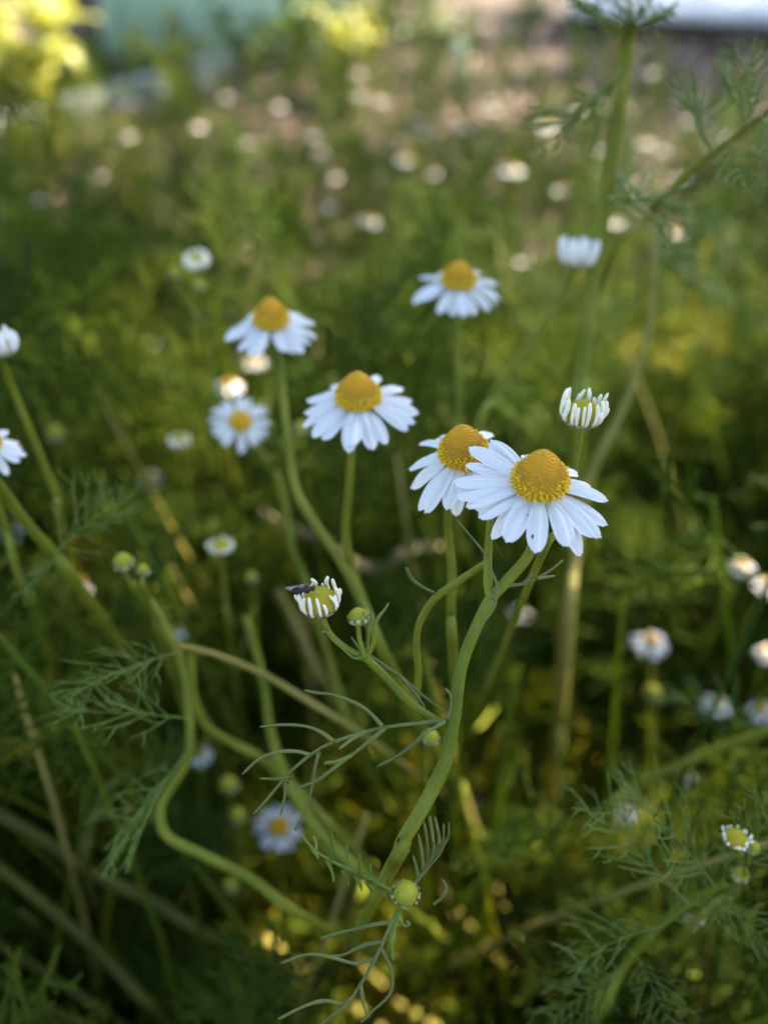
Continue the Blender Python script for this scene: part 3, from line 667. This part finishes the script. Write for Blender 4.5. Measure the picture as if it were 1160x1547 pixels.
bare('leafy green stem in the lower corner under the head with tiny white points', [(1100, 1330), (1030, 1370), (980, 1415), (940, 1465), (900, 1540)], .19, .24, 12, 16, G(850, 1600), 'stem',
     leaves=[(1040, 1365, .19, 870, 1210, .19, 2, .2), (1080, 1340, .19, 960, 1180, .185, 0, .4), (1110, 1320, .19, 1180, 1200, .185, 3, .3), (1000, 1400, .2, 860, 1440, .19, 4, .3), (960, 1440, .205, 1010, 1560, .19, 5, .5), (1060, 1350, .19, 1175, 1430, .185, 6, .2), (1000, 1400, .2, 1110, 1300, .19, 7, .6), (940, 1460, .21, 830, 1540, .2, 1, .2)])
bare('bright yellow-green leafy shoot catching the sun low in the corner', [(1075, 1470), (1078, 1510), (1082, 1560)], .36, .38, 10, 12, G(1060, 1640), 'stem',
     leaves=[(1078, 1500, .36, 1078 + 95 * math.cos(q), 1480 - 75 * math.sin(q), .35 + .02 * math.sin(q * 5), int(q * 3) % 8, q) for q in (-.3, .1, .5, .9, 1.4, 1.9, 2.3, 2.7, 3.1, 3.4)])
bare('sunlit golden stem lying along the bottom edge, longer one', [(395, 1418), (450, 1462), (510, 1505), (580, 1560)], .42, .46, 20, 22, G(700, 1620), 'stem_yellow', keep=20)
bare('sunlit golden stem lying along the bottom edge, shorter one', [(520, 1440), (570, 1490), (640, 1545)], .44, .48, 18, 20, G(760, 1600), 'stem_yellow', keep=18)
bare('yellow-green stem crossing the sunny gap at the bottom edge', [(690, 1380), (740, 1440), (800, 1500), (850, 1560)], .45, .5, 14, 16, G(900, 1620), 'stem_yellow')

KEY = [q for q in OCC if q[2] >= 20 and q[3] < .36]
# --- blurred daisies farther into the bed: label, px, py, size px, depth, kind
def far_flower(label, cx, cy, wpx, z, droop, seed, elev=None, group='blurred daisies deep in the bed', lean=0):
    c = P(cx, cy, z); base = Vector((c.x + rng.normal(0, .03), c.y + rng.uniform(.0, .06), 0))
    p = empty('chamomile_plant', base, label, 'flower', group)
    e = elev or 36 + math.degrees(math.atan((cy - 773) / FPX))
    flower(p, c, tilt_axis(max(e, 14), cx, cy, lean), rpx(wpx * .88, z), rpx(wpx * .32, z), 15, droop, seed, 1.1, DISC_LOW, separate=False)
    mid = c.lerp(base, .5) + Vector((rng.normal(0, .012), rng.normal(0, .012), 0))
    s = smooth([c - Vector((0, 0, .003)), c.lerp(mid, .5), mid, base], 14)
    v, f = tube(s, np.linspace(.0008, .0016, 14), 6)
    mb = MB(); mb.add(v - np.array(base), f); mb.build('stem', M['stem'], p)
    OCC.append((cx, cy, wpx * .34, z))
FAR = [('blurred daisy half in warm sun with wide drooping petals', 983, 968, 66, .40, .35, 40), ('warm-lit hazy daisy behind the small flat daisy', 346, 580, 50, .46, .3, None), ('pale daisy blurred behind the soft-focus daisy on the S-bent stem', 386, 545, 46, .52, .2, None),
       ('hazy bluish daisy between the tiny greenish head and the S-bent stem', 228, 725, 46, .46, .15, 50), ('cream blurred daisy low by the wavy leaves under the dark joint', 122, 880, 40, .42, .5, None), ('creamy blurred daisy at the picture edge above the leaning stem', 16, 800, 50, .42, .1, 50),
       ('orange-centred blurred daisy near the dark stem joint', 102, 795, 34, .48, .5, None), ('faint bluish daisy far below the largest daisy', 785, 925, 42, .5, .2, None), ('hazy daisy with pale petals near the edge under the half-sunlit one', 1083, 1062, 54, .38, .3, None),
       ('hazy daisy cut by the edge beside the long sloping stem', 1150, 1072, 50, .38, .3, None), ('blurred warm white daisy near the edge by the sunny leaves', 1120, 852, 44, .45, .4, None), ('blurred white daisy cut by the edge by the sunny leaves', 1158, 884, 46, .45, .3, None),
       ('small white daisy cut by the edge above the hazy pair', 1158, 985, 40, .46, .3, None), ('dim daisy with yellow centre low behind the main stem', 722, 1200, 42, .54, .4, None), ('dim white daisy under the yellow-centred one behind the main stem', 706, 1238, 36, .54, .4, None),
       ('faint white daisy low among the dark feathery leaves', 946, 1226, 40, .40, .4, None), ('hazy pinkish white daisy crossed by the sinuous stem', 302, 1140, 44, .33, .3, None), ('hazy orange-centred daisy near the top of the sinuous stem', 268, 952, 36, .36, .4, None),
       ('white speck of a daisy far back above the S-bent stem', 436, 400, 26, .8, .2, None), ('blurred bluish daisy with full petals high in the bed', 560, 331, 44, .75, .3, None), ('blurred bluish white daisy high beside the tall stem', 772, 254, 46, .85, .2, None),
       ('small blurred daisy high up left of the tall stem', 828, 190, 36, 1.0, .2, None), ('dim daisy under the small one by the tall stem', 848, 286, 30, .95, .2, None), ('grey blurred daisy beside the full bluish one', 494, 312, 26, 1.0, .2, None),
       ('hazy white daisy just right of the tall stem', 930, 334, 32, .8, .2, None), ('hazy white daisy in the sunny band by the picture edge', 1022, 352, 32, .85, .2, None), ('small grey daisy where the slanting stem meets the tall stem', 975, 215, 28, 1.05, .2, None),
       ('pale daisy near the top of the slanting stem', 1028, 268, 26, 1.1, .2, None), ('pale grey daisy far back in the middle of the bed', 612, 240, 30, 1.15, .2, None), ('faint daisy beyond the white cup-shaped head', 790, 395, 24, .8, .2, None),
       ('tiny white daisy at the far end of the bed by the brown soil', 700, 190, 28, 1.3, .2, None), ('second tiny white daisy at the far end near the brown soil', 745, 165, 24, 1.45, .2, None), ('dim bluish daisy beneath the yellow bud near the edge', 230, 515, 30, .6, .2, None),
       ('small white daisy low at the dark centre of the bed', 195, 1256, 24, .42, .3, None), ('pale daisy hidden in leaves beside the low leafy stem', 1050, 1392, 30, .34, .3, None), ('dim white daisy above the low leafy stem', 1040, 1172, 28, .40, .3, None)]
for x, y, z in [(200, 152, 1.6), (246, 134, 1.7), (312, 122, 1.75), (300, 190, 1.4), (470, 205, 1.35), (482, 228, 1.3), (545, 142, 1.65), (578, 152, 1.6), (628, 178, 1.45), (640, 200, 1.4), (505, 268, 1.15), (195, 205, 1.4), (372, 215, 1.35), (742, 150, 1.5),
                (985, 108, 1.5), (870, 166, 1.4), (1000, 226, 1.2), (1095, 205, 1.2), (655, 262, 1.15), (340, 145, 1.6), (420, 160, 1.55), (150, 265, 1.2), (540, 110, 1.8), (905, 225, 1.2), (1040, 180, 1.3), (60, 300, 1.1)]:
    FAR.append(('tiny out-of-focus white daisy among the far greenery below the brown soil', x, y, 22, z, .3, None))
for i, (lb, x, y, wp, z, dr, el) in enumerate(FAR): far_flower(lb, x, y, wp, z, dr, 200 + i, el, lean=rng.normal(0, 6))

# --- the fly on the half-open head and the speck on the petal
def fly():
    c = P(456, 888, S - .003)
    t = empty('small_fly', c, 'tiny dark fly with folded grey wings resting on the half-open cream head', 'fly')
    mw = Matrix.Translation((0, 0, 0)); L = rpx(2, S)                         # one photo pixel
    X = RT * .99 + UP * .16; X.normalize(); Z = (UP - X * UP.dot(X)).normalized(); Y = Z.cross(X)
    fr = np.array([X, Y, Z]).T
    mb = MB()
    pr = [(-19, .8), (-15, 2.2), (-9, 3.2), (-3, 3.0), (1, 2.4), (4, 3.6), (8, 4.2), (11, 3.0), (13, 1.6), (15, 2.6), (17.5, 2.7), (19, 1.2)]
    s = np.array([(x, 0, -2 - .02 * x) for x, _ in pr]); v, f = tube(s, [q * 1.35 for _, q in pr], 10)
    mb.add((v * L * np.array([1, 1.3, 1.35])) @ fr.T, f)
    body = simple('fly_body', [(0.3, (0.014, 0.009, 0.006)), (0.7, (0.045, 0.028, 0.018))], 900, 0.5, spec=.25)
    b = mb.build('body', body, t)
    wm = simple('fly_wing', [(0.3, (0.10, 0.08, 0.07)), (0.7, (0.34, 0.28, 0.25))], 1800, 0.5, spec=.25)
    for sd in (-1, 1):
        k = MB(); pts = []
        for q in np.linspace(0, 1, 9):
            wd = 4.6 * math.sin(math.pi * min(1, q * .86 + .12)) ** .7
            for e in (0, .5, 1): pts.append((9 - 34 * q, sd * (.3 + e * wd * .55 + .8 * math.sin(e * 3)), 3.6 - .6 * q - e * wd * 1.15 + .2 * math.sin(q * 9)))
        k.add((np.array(pts) * L * np.array([1, 1.3, 1.4])) @ fr.T, grid_faces(9, 3)); k.build('wing', wm, t)
    for sd in (-1, 1):
        for x0, dx in ((10, 5), (7, -1), (3, -7)):
            k = MB(); s = smooth([(x0, sd * 2, -4), (x0 + dx * .6, sd * 6, -3), (x0 + dx, sd * 8, -9)], 6)
            v, f = tube(s, [.55, .5, .45, .4, .3, .25], 5); k.add((v * L) @ fr.T, f); k.build('leg', body, t)
    for sd in (-1, 1):
        k = MB(); s = smooth([(19, sd, -2), (22, sd * 2, 0), (25, sd * 3.4, .5)], 5); v, f = tube(s, .3, 5); k.add((v * L) @ fr.T, f); k.build('antenna', body, t)
fly()
def speck(label, px, py, wpx):
    best = None
    for o in list(COL.objects):
        if o.name.split('.')[0] == 'petal' and o.parent and o.parent.parent and o.parent.parent == pl:
            mw = Matrix.Translation(pl.location) @ o.parent.matrix_basis @ o.matrix_basis
            for vx in o.data.vertices:
                q = mw @ vx.co; x, y, z = proj(q)
                d = math.hypot(x - px, y - py)
                if d < 9 and (best is None or d + z * 3000 < best[0]): best = (d + z * 3000, q.copy(), z)
    if not best: return
    q = P(px, py, best[2] - .00012); r = rpx(wpx, best[2])
    mb = MB(); v, f = lathe([(1e-5, -.3), (.7, -.25), (1, 0), (.75, .35), (1e-5, .5)], 10)
    mb.add(v * np.array([r * .85, r * 1.15, r * .5]) , f)
    o = mb.build('dirt_speck', simple('dark_speck', [(0.3, (0.03, 0.012, 0.008)), (0.7, (0.09, 0.03, 0.015))], 2000, .5))
    o.location = q; o.rotation_euler = (R(54), 0, .3); tag(o, label, 'speck')
speck('dark brown speck near the tip of the front petal of the largest daisy', 805, 811, 6.5)
speck('faint tiny speck halfway along the front petal of the largest daisy', 797, 779, 2.8)

# ------------------------------------------------------------------ spots wanted sunlit: crown and bed foliage cleared along their sun rays
LIT = [(P(925, 640, .30), .012), (P(905, 690, .30), .01), (P(1080, 400, .45), .08), (P(1010, 500, .40), .05), (P(1120, 560, .42), .05), (P(720, 520, .45), .035), (P(1120, 700, .42), .03), (P(983, 968, .40), .03), (P(346, 582, .46), .02), (P(1100, 300, .8), .13), (P(1130, 480, .55), .07), (P(1010, 510, .5), .05), (P(1050, 400, .65), .08),
       (P(760, 360, .75), .06), (P(170, 520, .55), .03), (P(470, 990, .365), .012), (P(455, 1465, .43), .04), (P(510, 1505, .44), .04), (P(560, 1485, .455), .04), (P(610, 1520, .47), .04), (G(450, 1500, .19), .05), (G(560, 1510, .19), .09), (G(660, 1500, .19), .09), (G(770, 1490, .19), .10), (G(860, 1530, .19), .06), (G(700, 1420, .19), .05), (P(800, 1080, .42), .04), (P(890, 960, .5), .05), (P(250, 800, .42), .03), (P(620, 1120, .45), .03), (P(1080, 1490, .36), .04), (P(1000, 1010, .42), .03), (P(1130, 860, .45), .03)]
# ------------------------------------------------------------------ filler chamomile foliage (uncountable)
def Hmap(x, y):
    h = np.interp(y, [0, .2, .35, .6, .85, 1.2, 1.6, 2.0, 2.6, 3.4], [.42, .44, .44, .42, .38, .34, .33, .33, .32, .22])
    sx = x / (.25 + .43 * y)                               # -1 .. 1 across the bed
    h *= 1 - .35 * np.clip((sx - .1) / .5, 0, 1) * np.clip((y - 1.3) / .6, 0, 1)
    h *= 1 - .45 * np.clip((-sx - .45) / .3, 0, 1) * np.clip((y - .8) / .4, 0, 1)
    h *= 1 - .18 * np.clip((-sx - .25) / .6, 0, 1) * np.clip((y - .5) / .5, 0, 1)
    return h
OCCA = None
LP = np.array([tuple(q[0]) for q in LIT]); LR = np.array([q[1] for q in LIT]); LS = np.array(SUN); LA = np.where(LR < .045, .012, LR * 1.2 + .01)
def allowed(p, mx, mrg):
    x, y, z = proj(p)
    if z <= .02: return False
    if not (-260 < x < 1420 and -200 < y < 2000): return False
    rp = mx * FPX / z
    zmin = .29 if y < 850 else .25
    if (y > 650 and x < 330) or (y > 1000 and x < 420) or (y > 750 and x > 900) or (y > 1380 and not 430 < x < 900): zmin = .19
    if y > 1300 and 430 < x < 900: zmin = .33
    if z - mx * .6 < zmin and -rp < x < 1160 + rp and y < 1547 + rp: return False
    d = np.hypot(OCCA[:, 0] - x, OCCA[:, 1] - y)
    if np.any((d < OCCA[:, 2] + rp * .45) & (z - mx < OCCA[:, 3] + .004)): return False
    dv = np.asarray(p, float)[None, :] - LP; al = dv @ LS; r_ = np.linalg.norm(dv - al[:, None] * LS, axis=1)
    return not bool(np.any((al > LA) & (r_ < LR * .85 + mx * .6)))
def filler():
    global OCCA
    OCCA = np.array(OCC); mb = MB(); nl = 0
    plants = []
    for _ in range(1250):
        y = .14 + 3.2 * rng.uniform() ** 1.3; hw = .28 + .47 * y; x = rng.uniform(-hw, hw); plants.append((x, y, 0))
    for _ in range(470): plants.append((rng.uniform(-.33, .33), rng.uniform(.08, .5), 1))
    for _ in range(400): plants.append((rng.uniform(-.5, .5), rng.uniform(.08, .9), 3))
    for _ in range(150):
        q = G(rng.uniform(380, 900), rng.uniform(1420, 1620)); plants.append((q.x, q.y, 2))
    for (x, y, nearp) in plants:
        H = Hmap(x, y) * rng.uniform(.55, 1.06)
        gap = math.sin(x * 6.1 + 1.5 * math.sin(y * 4.3)) * math.sin(y * 5.2 + 1.2 * math.sin(x * 5)) + .35 * math.sin(x * 17 + y * 3)
        if y > 1.1 and not nearp and gap > .30: continue
        if y > 1.6 and rng.uniform() < (y - 1.6) / 2.6: continue
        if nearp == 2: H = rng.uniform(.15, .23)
        elif nearp == 3: H = rng.uniform(.10, .28)
        elif nearp: H = rng.uniform(.34, .47)
        lean = rng.normal(0, .16 if nearp else .10, 2); base = np.array([x, y, 0.]); top = base + np.array([lean[0] * H, lean[1] * H, H])
        bow = np.array([rng.normal(0, .02), rng.normal(0, .02), 0])
        tt = np.linspace(0, 1, 9)[:, None]; s = base * (1 - tt) + top * tt + bow * np.sin(tt * math.pi)
        tone = np.clip(rng.normal(.42, .2), 0, 1)
        if nearp == 2: tone = rng.uniform(.75, 1)  # lighter yellow tint stands in for sun along the bottom edge
        if nearp == 3: tone = np.clip(rng.normal(.6, .2), 0, 1)
        keepn = 9
        while keepn > 2 and not allowed(s[keepn - 1], .02, 0): keepn -= 1
        if keepn > 2:
            s2 = s[:keepn]; v, f = tube(s2, np.linspace(.0016, .0008, keepn), 5); mb.add(v, f, tone + .15, 0 if rng.uniform() < .8 else 1)
        far = y > .75; lib = LEAF_LOW if far else LEAF_MID
        yaw = rng.uniform(0, 6.28); nlf = int((19 if not far else 17) * rng.uniform(.8, 1.2))
        for i in range(nlf):
            t = .12 + .9 * (i + rng.uniform(0, 1)) / nlf; t = min(t, 1); yaw += 2.4 + rng.normal(0, .4)
            b = np.array([np.interp(t, tt[:, 0], s[:, q]) for q in range(3)])
            L = rng.uniform(.036, .072) * (1.1 - .35 * t) * (1.3 if y < .7 else 1); pit = R(rng.uniform(5, 60)) if t < .9 else R(rng.uniform(40, 85))
            Rm = rot3(yaw, pit, rng.normal(0, .5)); c = b + Rm @ np.array([L * .55, 0, 0])
            if not allowed(c, L * .55, 0): continue
            v, f = lib[rng.integers(len(lib))]
            mb.add((v * L) @ Rm.T + b, f, np.clip(tone + rng.normal(0, .12), 0, 1)); nl += 1
    o = mb.build('chamomile_foliage', [M['foliage'], M['stem_yellow']])
    tag(o, kind='stuff'); print('filler leaves', nl, 'verts', len(o.data.vertices))
filler()

# ------------------------------------------------------------------ things beyond the bed
def box_mb(mb, x0, x1, y0, y1, z0, z1, bev=.004, tint=.5, mi=0):
    bm_v = []
    b = bev
    for z, ins in ((z0, b), (z0 + b, 0), (z1 - b, 0), (z1, b)):
        bm_v += [(x0 + ins, y0 + ins, z), (x1 - ins, y0 + ins, z), (x1 - ins, y1 - ins, z), (x0 + ins, y1 - ins, z)]
    f = grid_faces(4, 4, True).tolist() + [[3, 2, 1, 0], [12, 13, 14, 15]]
    mb.add(bm_v, f, tint, mi)
def plank(name, a, b, thick, z0, z1, material, label, cat):
    a, b = Vector(a), Vector(b); L = (b - a).length; mb = MB(); box_mb(mb, 0, L, -thick / 2, thick / 2, z0, z1)
    o = mb.build(name, material); o.location = (a.x, a.y, 0); o.rotation_euler = (0, 0, math.atan2(b.y - a.y, b.x - a.x)); return tag(o, label, cat)
paint = simple('shaded_white_paint', [(0.3, (0.40, 0.42, 0.47)), (0.7, (0.60, 0.62, 0.66))], 9, .6, .002)  # white paint dimmed to blue-grey, shade put into the colour
plank('edging_board', G(-120, 250), G(345, 104), .045, -.03, .055, paint, 'low white painted board edging the far side of the bed', 'board')
# mint green box
mintm = simple('mint_plastic', [(0.3, (0.58, 0.80, 0.52)), (0.7, (0.68, 0.86, 0.62))], 2.5, .45, .004)
t = empty('planter_box', (-.72, 4.05, 0), 'big pale mint green planter box standing behind the bed', 'planter')
mb = MB(); box_mb(mb, -.62, .62, -.25, .25, -.02, .74, .03); mb.build('body', mintm, t)
mb = MB(); box_mb(mb, -.65, .65, -.28, .28, .742, .80, .015); mb.build('rim', mintm, t)
mb = MB()
for i in range(9): box_mb(mb, -.6 + i * .142, -.56 + i * .142, -.262, -.252, .04, .72, .003)
mb.build('rib', mintm, t)
# brown pot with its plant
brown = simple('brown_clay', [(0.3, (0.055, 0.035, 0.028)), (0.7, (0.12, 0.08, 0.065))], 12, .55, .002)
pc = G(112, 118)
t = empty('plant_pot', (pc.x, pc.y, 0), 'dark brown clay pot with a thick pale rim behind the sunlit broad leaves', 'pot')
mb = MB(); v, f = lathe([(.09, -.01), (.10, .02), (.13, .26), (.125, .262), (.115, .23), (.02, .22)], 28); mb.add(v, f); mb.build('body', brown, t)
mb = MB(); v, f = lathe([(.132, .25), (.15, .255), (.152, .30), (.146, .305), (.126, .30), (.124, .252)], 28); mb.add(v, f)
mb.build('rim', simple('rim_clay', [(0.3, (0.13, 0.09, 0.08)), (0.7, (0.24, 0.17, 0.15))], 14, .5), t)
def blade_leaf(L, W_, droop, seed, n=7, m=5):
    g = np.random.default_rng(seed); t = np.linspace(0, 1, n); s = np.linspace(-1, 1, m)
    a = np.cumsum(np.full(n, droop / n)) - droop * .25; X = np.concatenate([[0], np.cumsum(np.cos(a[:-1]))]) * L / n; Z = np.concatenate([[0], -np.cumsum(np.sin(a[:-1]))]) * L / n
    wv = W_ / 2 * np.sin(np.pi * np.clip(t * .93 + .05, 0, 1)) ** .75
    v = np.stack([np.repeat(X, m), np.outer(wv, s).ravel(), (Z[:, None] + .25 * np.abs(s)[None, :] * wv[:, None] + .004 * np.sin(t * 9)[:, None] * s[None, :]).ravel()], -1)
    return v, grid_faces(n, m)
broad = leafy('broad_leaf_yellow_green', [(0.3, (0.28, 0.31, 0.05)), (0.7, (0.46, 0.45, 0.12))], .45, .45, 30, None, (1.1, 1.1, .5))
broad_d = leafy('broad_leaf_green', [(0.3, (0.07, 0.12, 0.03)), (0.7, (0.13, 0.19, 0.05))], .4, .45, 30)
def bush(name, base, top, rad, nleaf, L, W_, m, label, seed, droop=1.1, cat='plant', stems=6, zspread=.6):
    g = np.random.default_rng(seed); base = Vector(base); t = empty(name, base, label, cat); mb = MB(); sm = MB()
    ends = []
    for i in range(stems):
        a = g.uniform(0, 6.28); e = np.array([math.cos(a) * rad * g.uniform(.2, .9), math.sin(a) * rad * g.uniform(.2, .9), top * g.uniform(.6, 1)])
        s = smooth([(0, 0, 0), e * np.array([.4, .4, .55]), e], 8); v, f = tube(s, np.linspace(.006, .002, 8), 6); sm.add(v, f); ends.append(s)
    for i in range(nleaf):
        s = ends[i % stems]; q = g.uniform(1 - zspread, 1) * 7; b = s[int(q)] * (1 - q % 1) + s[min(int(q) + 1, 7)] * (q % 1)
        v, f = blade_leaf(L * g.uniform(.6, 1.15), W_ * g.uniform(.7, 1.2), droop * g.uniform(.4, 1.4), i)
        mb.add(v @ rot3(g.uniform(0, 6.28), R(g.uniform(0, 60)), g.normal(0, .4)).T + b, f, g.uniform(0, 1))
    sm.build('stem', M['stem'], t); mb.build('foliage', m, t); return t
bush('leafy_plant', G(35, 240), .50, .30, 130, .15, .055, broad, 'sunlit plant with long broad drooping yellow-green leaves in front of the brown pot', 1, 1.5, stems=8, zspread=.75)
bush('potted_plant', Vector((pc.x, pc.y, .225)), .26, .2, 50, .12, .03, broad, 'bushy sunlit yellow-green plant growing up from the brown pot', 2, .9)
bush('leafy_plant', G(520, 150), .28, .13, 34, .10, .045, broad, 'sunlit yellow-green plant at the far end of the bed, between mint box and mulch', 3, 1.0)
bush('leafy_plant', G(250, 130), .17, .14, 26, .09, .035, broad, 'small light green plant leaning on the mint box behind the white board', 4, 1.0)
bush('leafy_plant', G(380, 140), .30, .18, 60, .10, .03, broad_d, 'dark green narrow-leaved plant before the mint box', 5, .8)
bush('leafy_plant', G(455, 135), .34, .16, 60, .09, .028, broad_d, 'airy light green plant at the back edge of the bed before the mulch', 8, .9, stems=9)
bush('leafy_plant', G(655, 120), .24, .16, 60, .08, .026, broad_d, 'low green weed in the mulch behind the pale stake', 9, .9, stems=9)
bush('leafy_plant', G(560, 105), .36, .18, 80, .09, .03, broad_d, 'bushy mid green plant between the airy light plant and the mulch', 10, .9, stems=10)
bush('leafy_plant', G(600, 70), .30, .25, 70, .12, .04, broad_d, 'loose green plant beyond the mulch beside the mint box', 6, .9)
bush('leafy_plant', G(800, 62), .20, .2, 60, .10, .03, broad_d, 'low dark green plant at the edge of the brown soil', 7, .9)
# pale slab; the dark base stands in for the shadow below it
c0, c1_ = G(845, 60, .0), G(1230, 78, .0)
ang = math.atan2(c1_.y - c0.y, c1_.x - c0.x); L = (c1_ - c0).length
t = empty('low_table', (c0.x, c0.y, 0), 'wide low white slab beyond the brown soil, on a dark base standing in for its shadow', 'slab'); t.rotation_euler = (0, 0, ang)
TABLE = Vector((c0.x + .9, c0.y + .9, .1))
mb = MB(); box_mb(mb, 0, L * 2.2, 0, 2.4, .085, .125, .006); mb.build('slab_top', simple('pale_concrete', [(0.3, (0.50, 0.49, 0.51)), (0.7, (0.64, 0.63, 0.64))], 5, .6, .002), t)
mb = MB(); box_mb(mb, .04, L * 2.2 - .04, .05, 2.3, -.02, .083, .006); mb.build('base', brown, t)
# small green stake
sp = G(690, 152)
t = empty('plant_stake', (sp.x, sp.y, 0), 'short pale green plastic stake standing in the mulch', 'stake')
mb = MB(); box_mb(mb, -.011, .011, -.002, .002, -.02, .13, .0015); mb.build('blade', simple('green_plastic', [(0.3, (0.20, 0.5, 0.28)), (0.7, (0.28, 0.6, 0.34))], 20, .35), t)
mb = MB(); box_mb(mb, -.018, .018, -.0025, .0025, .131, .165, .002); mb.build('head', simple('pale_green_plastic', [(0.3, (0.5, 0.66, 0.45)), (0.7, (0.6, 0.74, 0.5))], 20, .3), t)

# ------------------------------------------------------------------ unseen tree added at the side, crown shaped to shade the bed
def tree():
    g = np.random.default_rng(5); D = 5.0; ctr = Vector((.1, .8, .35)) + SUN * D
    t = empty('added_shade_tree', (ctr.x + .2, ctr.y + .3, 0), 'unseen leafy tree added beside the bed, its crown shaped to shade the daisies', 'tree')
    off = np.array(t.location); mb = MB()
    s = smooth([(0, 0, -.05), (.05, .02, .7), (-.03, .05, 1.5), (-.15, -.1, 2.4)], 16); v, f = tube(s, np.linspace(.15, .07, 16), 12, .05); mb.add(v, f)
    for i in range(12):
        a = i * 2.4; b = s[8 + i // 2]; e = b + np.array([math.cos(a) * g.uniform(.8, 1.6), math.sin(a) * g.uniform(.8, 1.6), g.uniform(.4, 1.3)])
        q = smooth([b, b * .5 + e * .5 + np.array([0, 0, .15]), e], 8); v, f = tube(q, np.linspace(.05, .01, 8), 7); mb.add(v, f)
    mb.build('trunk', simple('bark', [(0.3, (0.06, 0.045, 0.035)), (0.7, (0.16, 0.12, 0.09))], 14, .9, .01), t)
    holes = LIT + [(P(60, 85, 2.4), .26), (P(270, 60, 3.6), .25), (P(510, 80, 2.9), .15), (G(40, 290), .12), (G(560, 150), .2), (G(660, 170), .15), (G(470, 220), .1), (G(760, 95), .15), (P(900, 300, 1.0), .05)]
    fol = MB(); S_ = np.array(SUN); n = 0
    hp = np.array([tuple(h[0]) for h in holes]); hr = np.array([h[1] for h in holes])
    kp = np.array([tuple(P(q[0], q[1], q[3])) for q in KEY]); kr = np.array([q[2] / FPX * q[3] + .05 for q in KEY])
    ex = [(P(1083, 1062, .38), .05), (P(1150, 1072, .38), .05), (P(946, 1226, .40), .05), (P(1040, 1172, .40), .05), (P(150, 420, .6), .13), (P(90, 600, .5), .1), (P(330, 330, .8), .15), (P(500, 360, .75), .1), (P(690, 1050, .155), .04), (P(640, 1200, .155), .04), (P(100, 1350, .3), .12), (P(250, 1480, .33), .1), (P(100, 1180, .28), .08), (P(300, 1250, .25), .06), (P(421, 1250, .34), .06), (P(300, 1140, .33), .05), (G(0, 215), .3), (G(60, 195), .28), (G(110, 175), .25), (G(160, 160), .2), (G(220, 140), .25), (G(960, 95), .45), (G(1110, 120), .45), (G(850, 70), .45), (TABLE, .8), (TABLE + Vector((1, .3, 0)), .8), (TABLE + Vector((2, .4, 0)), .8), (TABLE + Vector((.2, -.7, 0)), .4)]
    kp = np.vstack([kp, [tuple(q[0]) for q in ex]]); kr = np.concatenate([kr, [q[1] for q in ex]])
    FD = np.array([tuple(q) for q in (P(421, 1250, .34), P(1083, 1062, .38))]); FR = np.array([.02, .012])
    ph = g.uniform(0, 6.28, 6)
    for it in range(68000):
        tx, ty = g.uniform(-2.3, 2.8), g.uniform(-1.2, 5.4)
        if ty > 1.5 or tx > 1: clump = .5 + .25 * (math.sin(tx * 17 + ph[2] + 2 * math.sin(ty * 9)) + math.sin(ty * 14 + ph[3] + 2 * math.sin(tx * 8)))
        if it >= 54000:                      # extra leaves added to shade the key spots
            q = it % len(kp); rr_ = kr[q] * math.sqrt(g.uniform()) * 1.1; aa = g.uniform(0, 6.28); k0 = (kp[q][2] - .38) / S_[2]
            tx, ty = kp[q][0] - S_[0] * k0 + rr_ * math.cos(aa) * 1.3, kp[q][1] - S_[1] * k0 + rr_ * math.sin(aa) * 1.3
        near = tx > -1.0 and tx < .9 and ty < 1.0
        clump = .5 + .25 * (math.sin(tx * 9 + ph[0] + 2 * math.sin(ty * 5)) + math.sin(ty * 11 + ph[1] + 2 * math.sin(tx * 6)))
        pr = (.95 if clump > .50 else .03) if near else (.95 if clump > .58 else .0) if ty > 1.5 else (.9 if clump > .52 else .01)
        u01 = g.uniform()
        k = D + g.normal(0, .55)
        c = np.array([tx, ty, .38]) + S_ * k
        d = hp - c; along = d @ S_; dist = np.linalg.norm(d - along[:, None] * S_, axis=1)
        fd = FD - c; fd = np.linalg.norm(fd - (fd @ S_)[:, None] * S_, axis=1)
        if not np.any(fd < FR) and np.any(dist < hr + .06): continue
        dk = kp - c; al = dk @ S_; isk = np.any(np.linalg.norm(dk - al[:, None] * S_, axis=1) < kr)
        if u01 > (.97 if isk else pr): continue
        L = g.uniform(.06, .095); v, f = blade_leaf(L, L * .55, .7, n % 50, 4, 3)
        fol.add(v @ rot3(g.uniform(0, 6.28), g.uniform(-.9, .9), g.uniform(-1, 1)).T + c - off, f, g.uniform(0, 1)); n += 1
    fol.build('crown', broad_d, t); print('crown leaves', n)
tree()
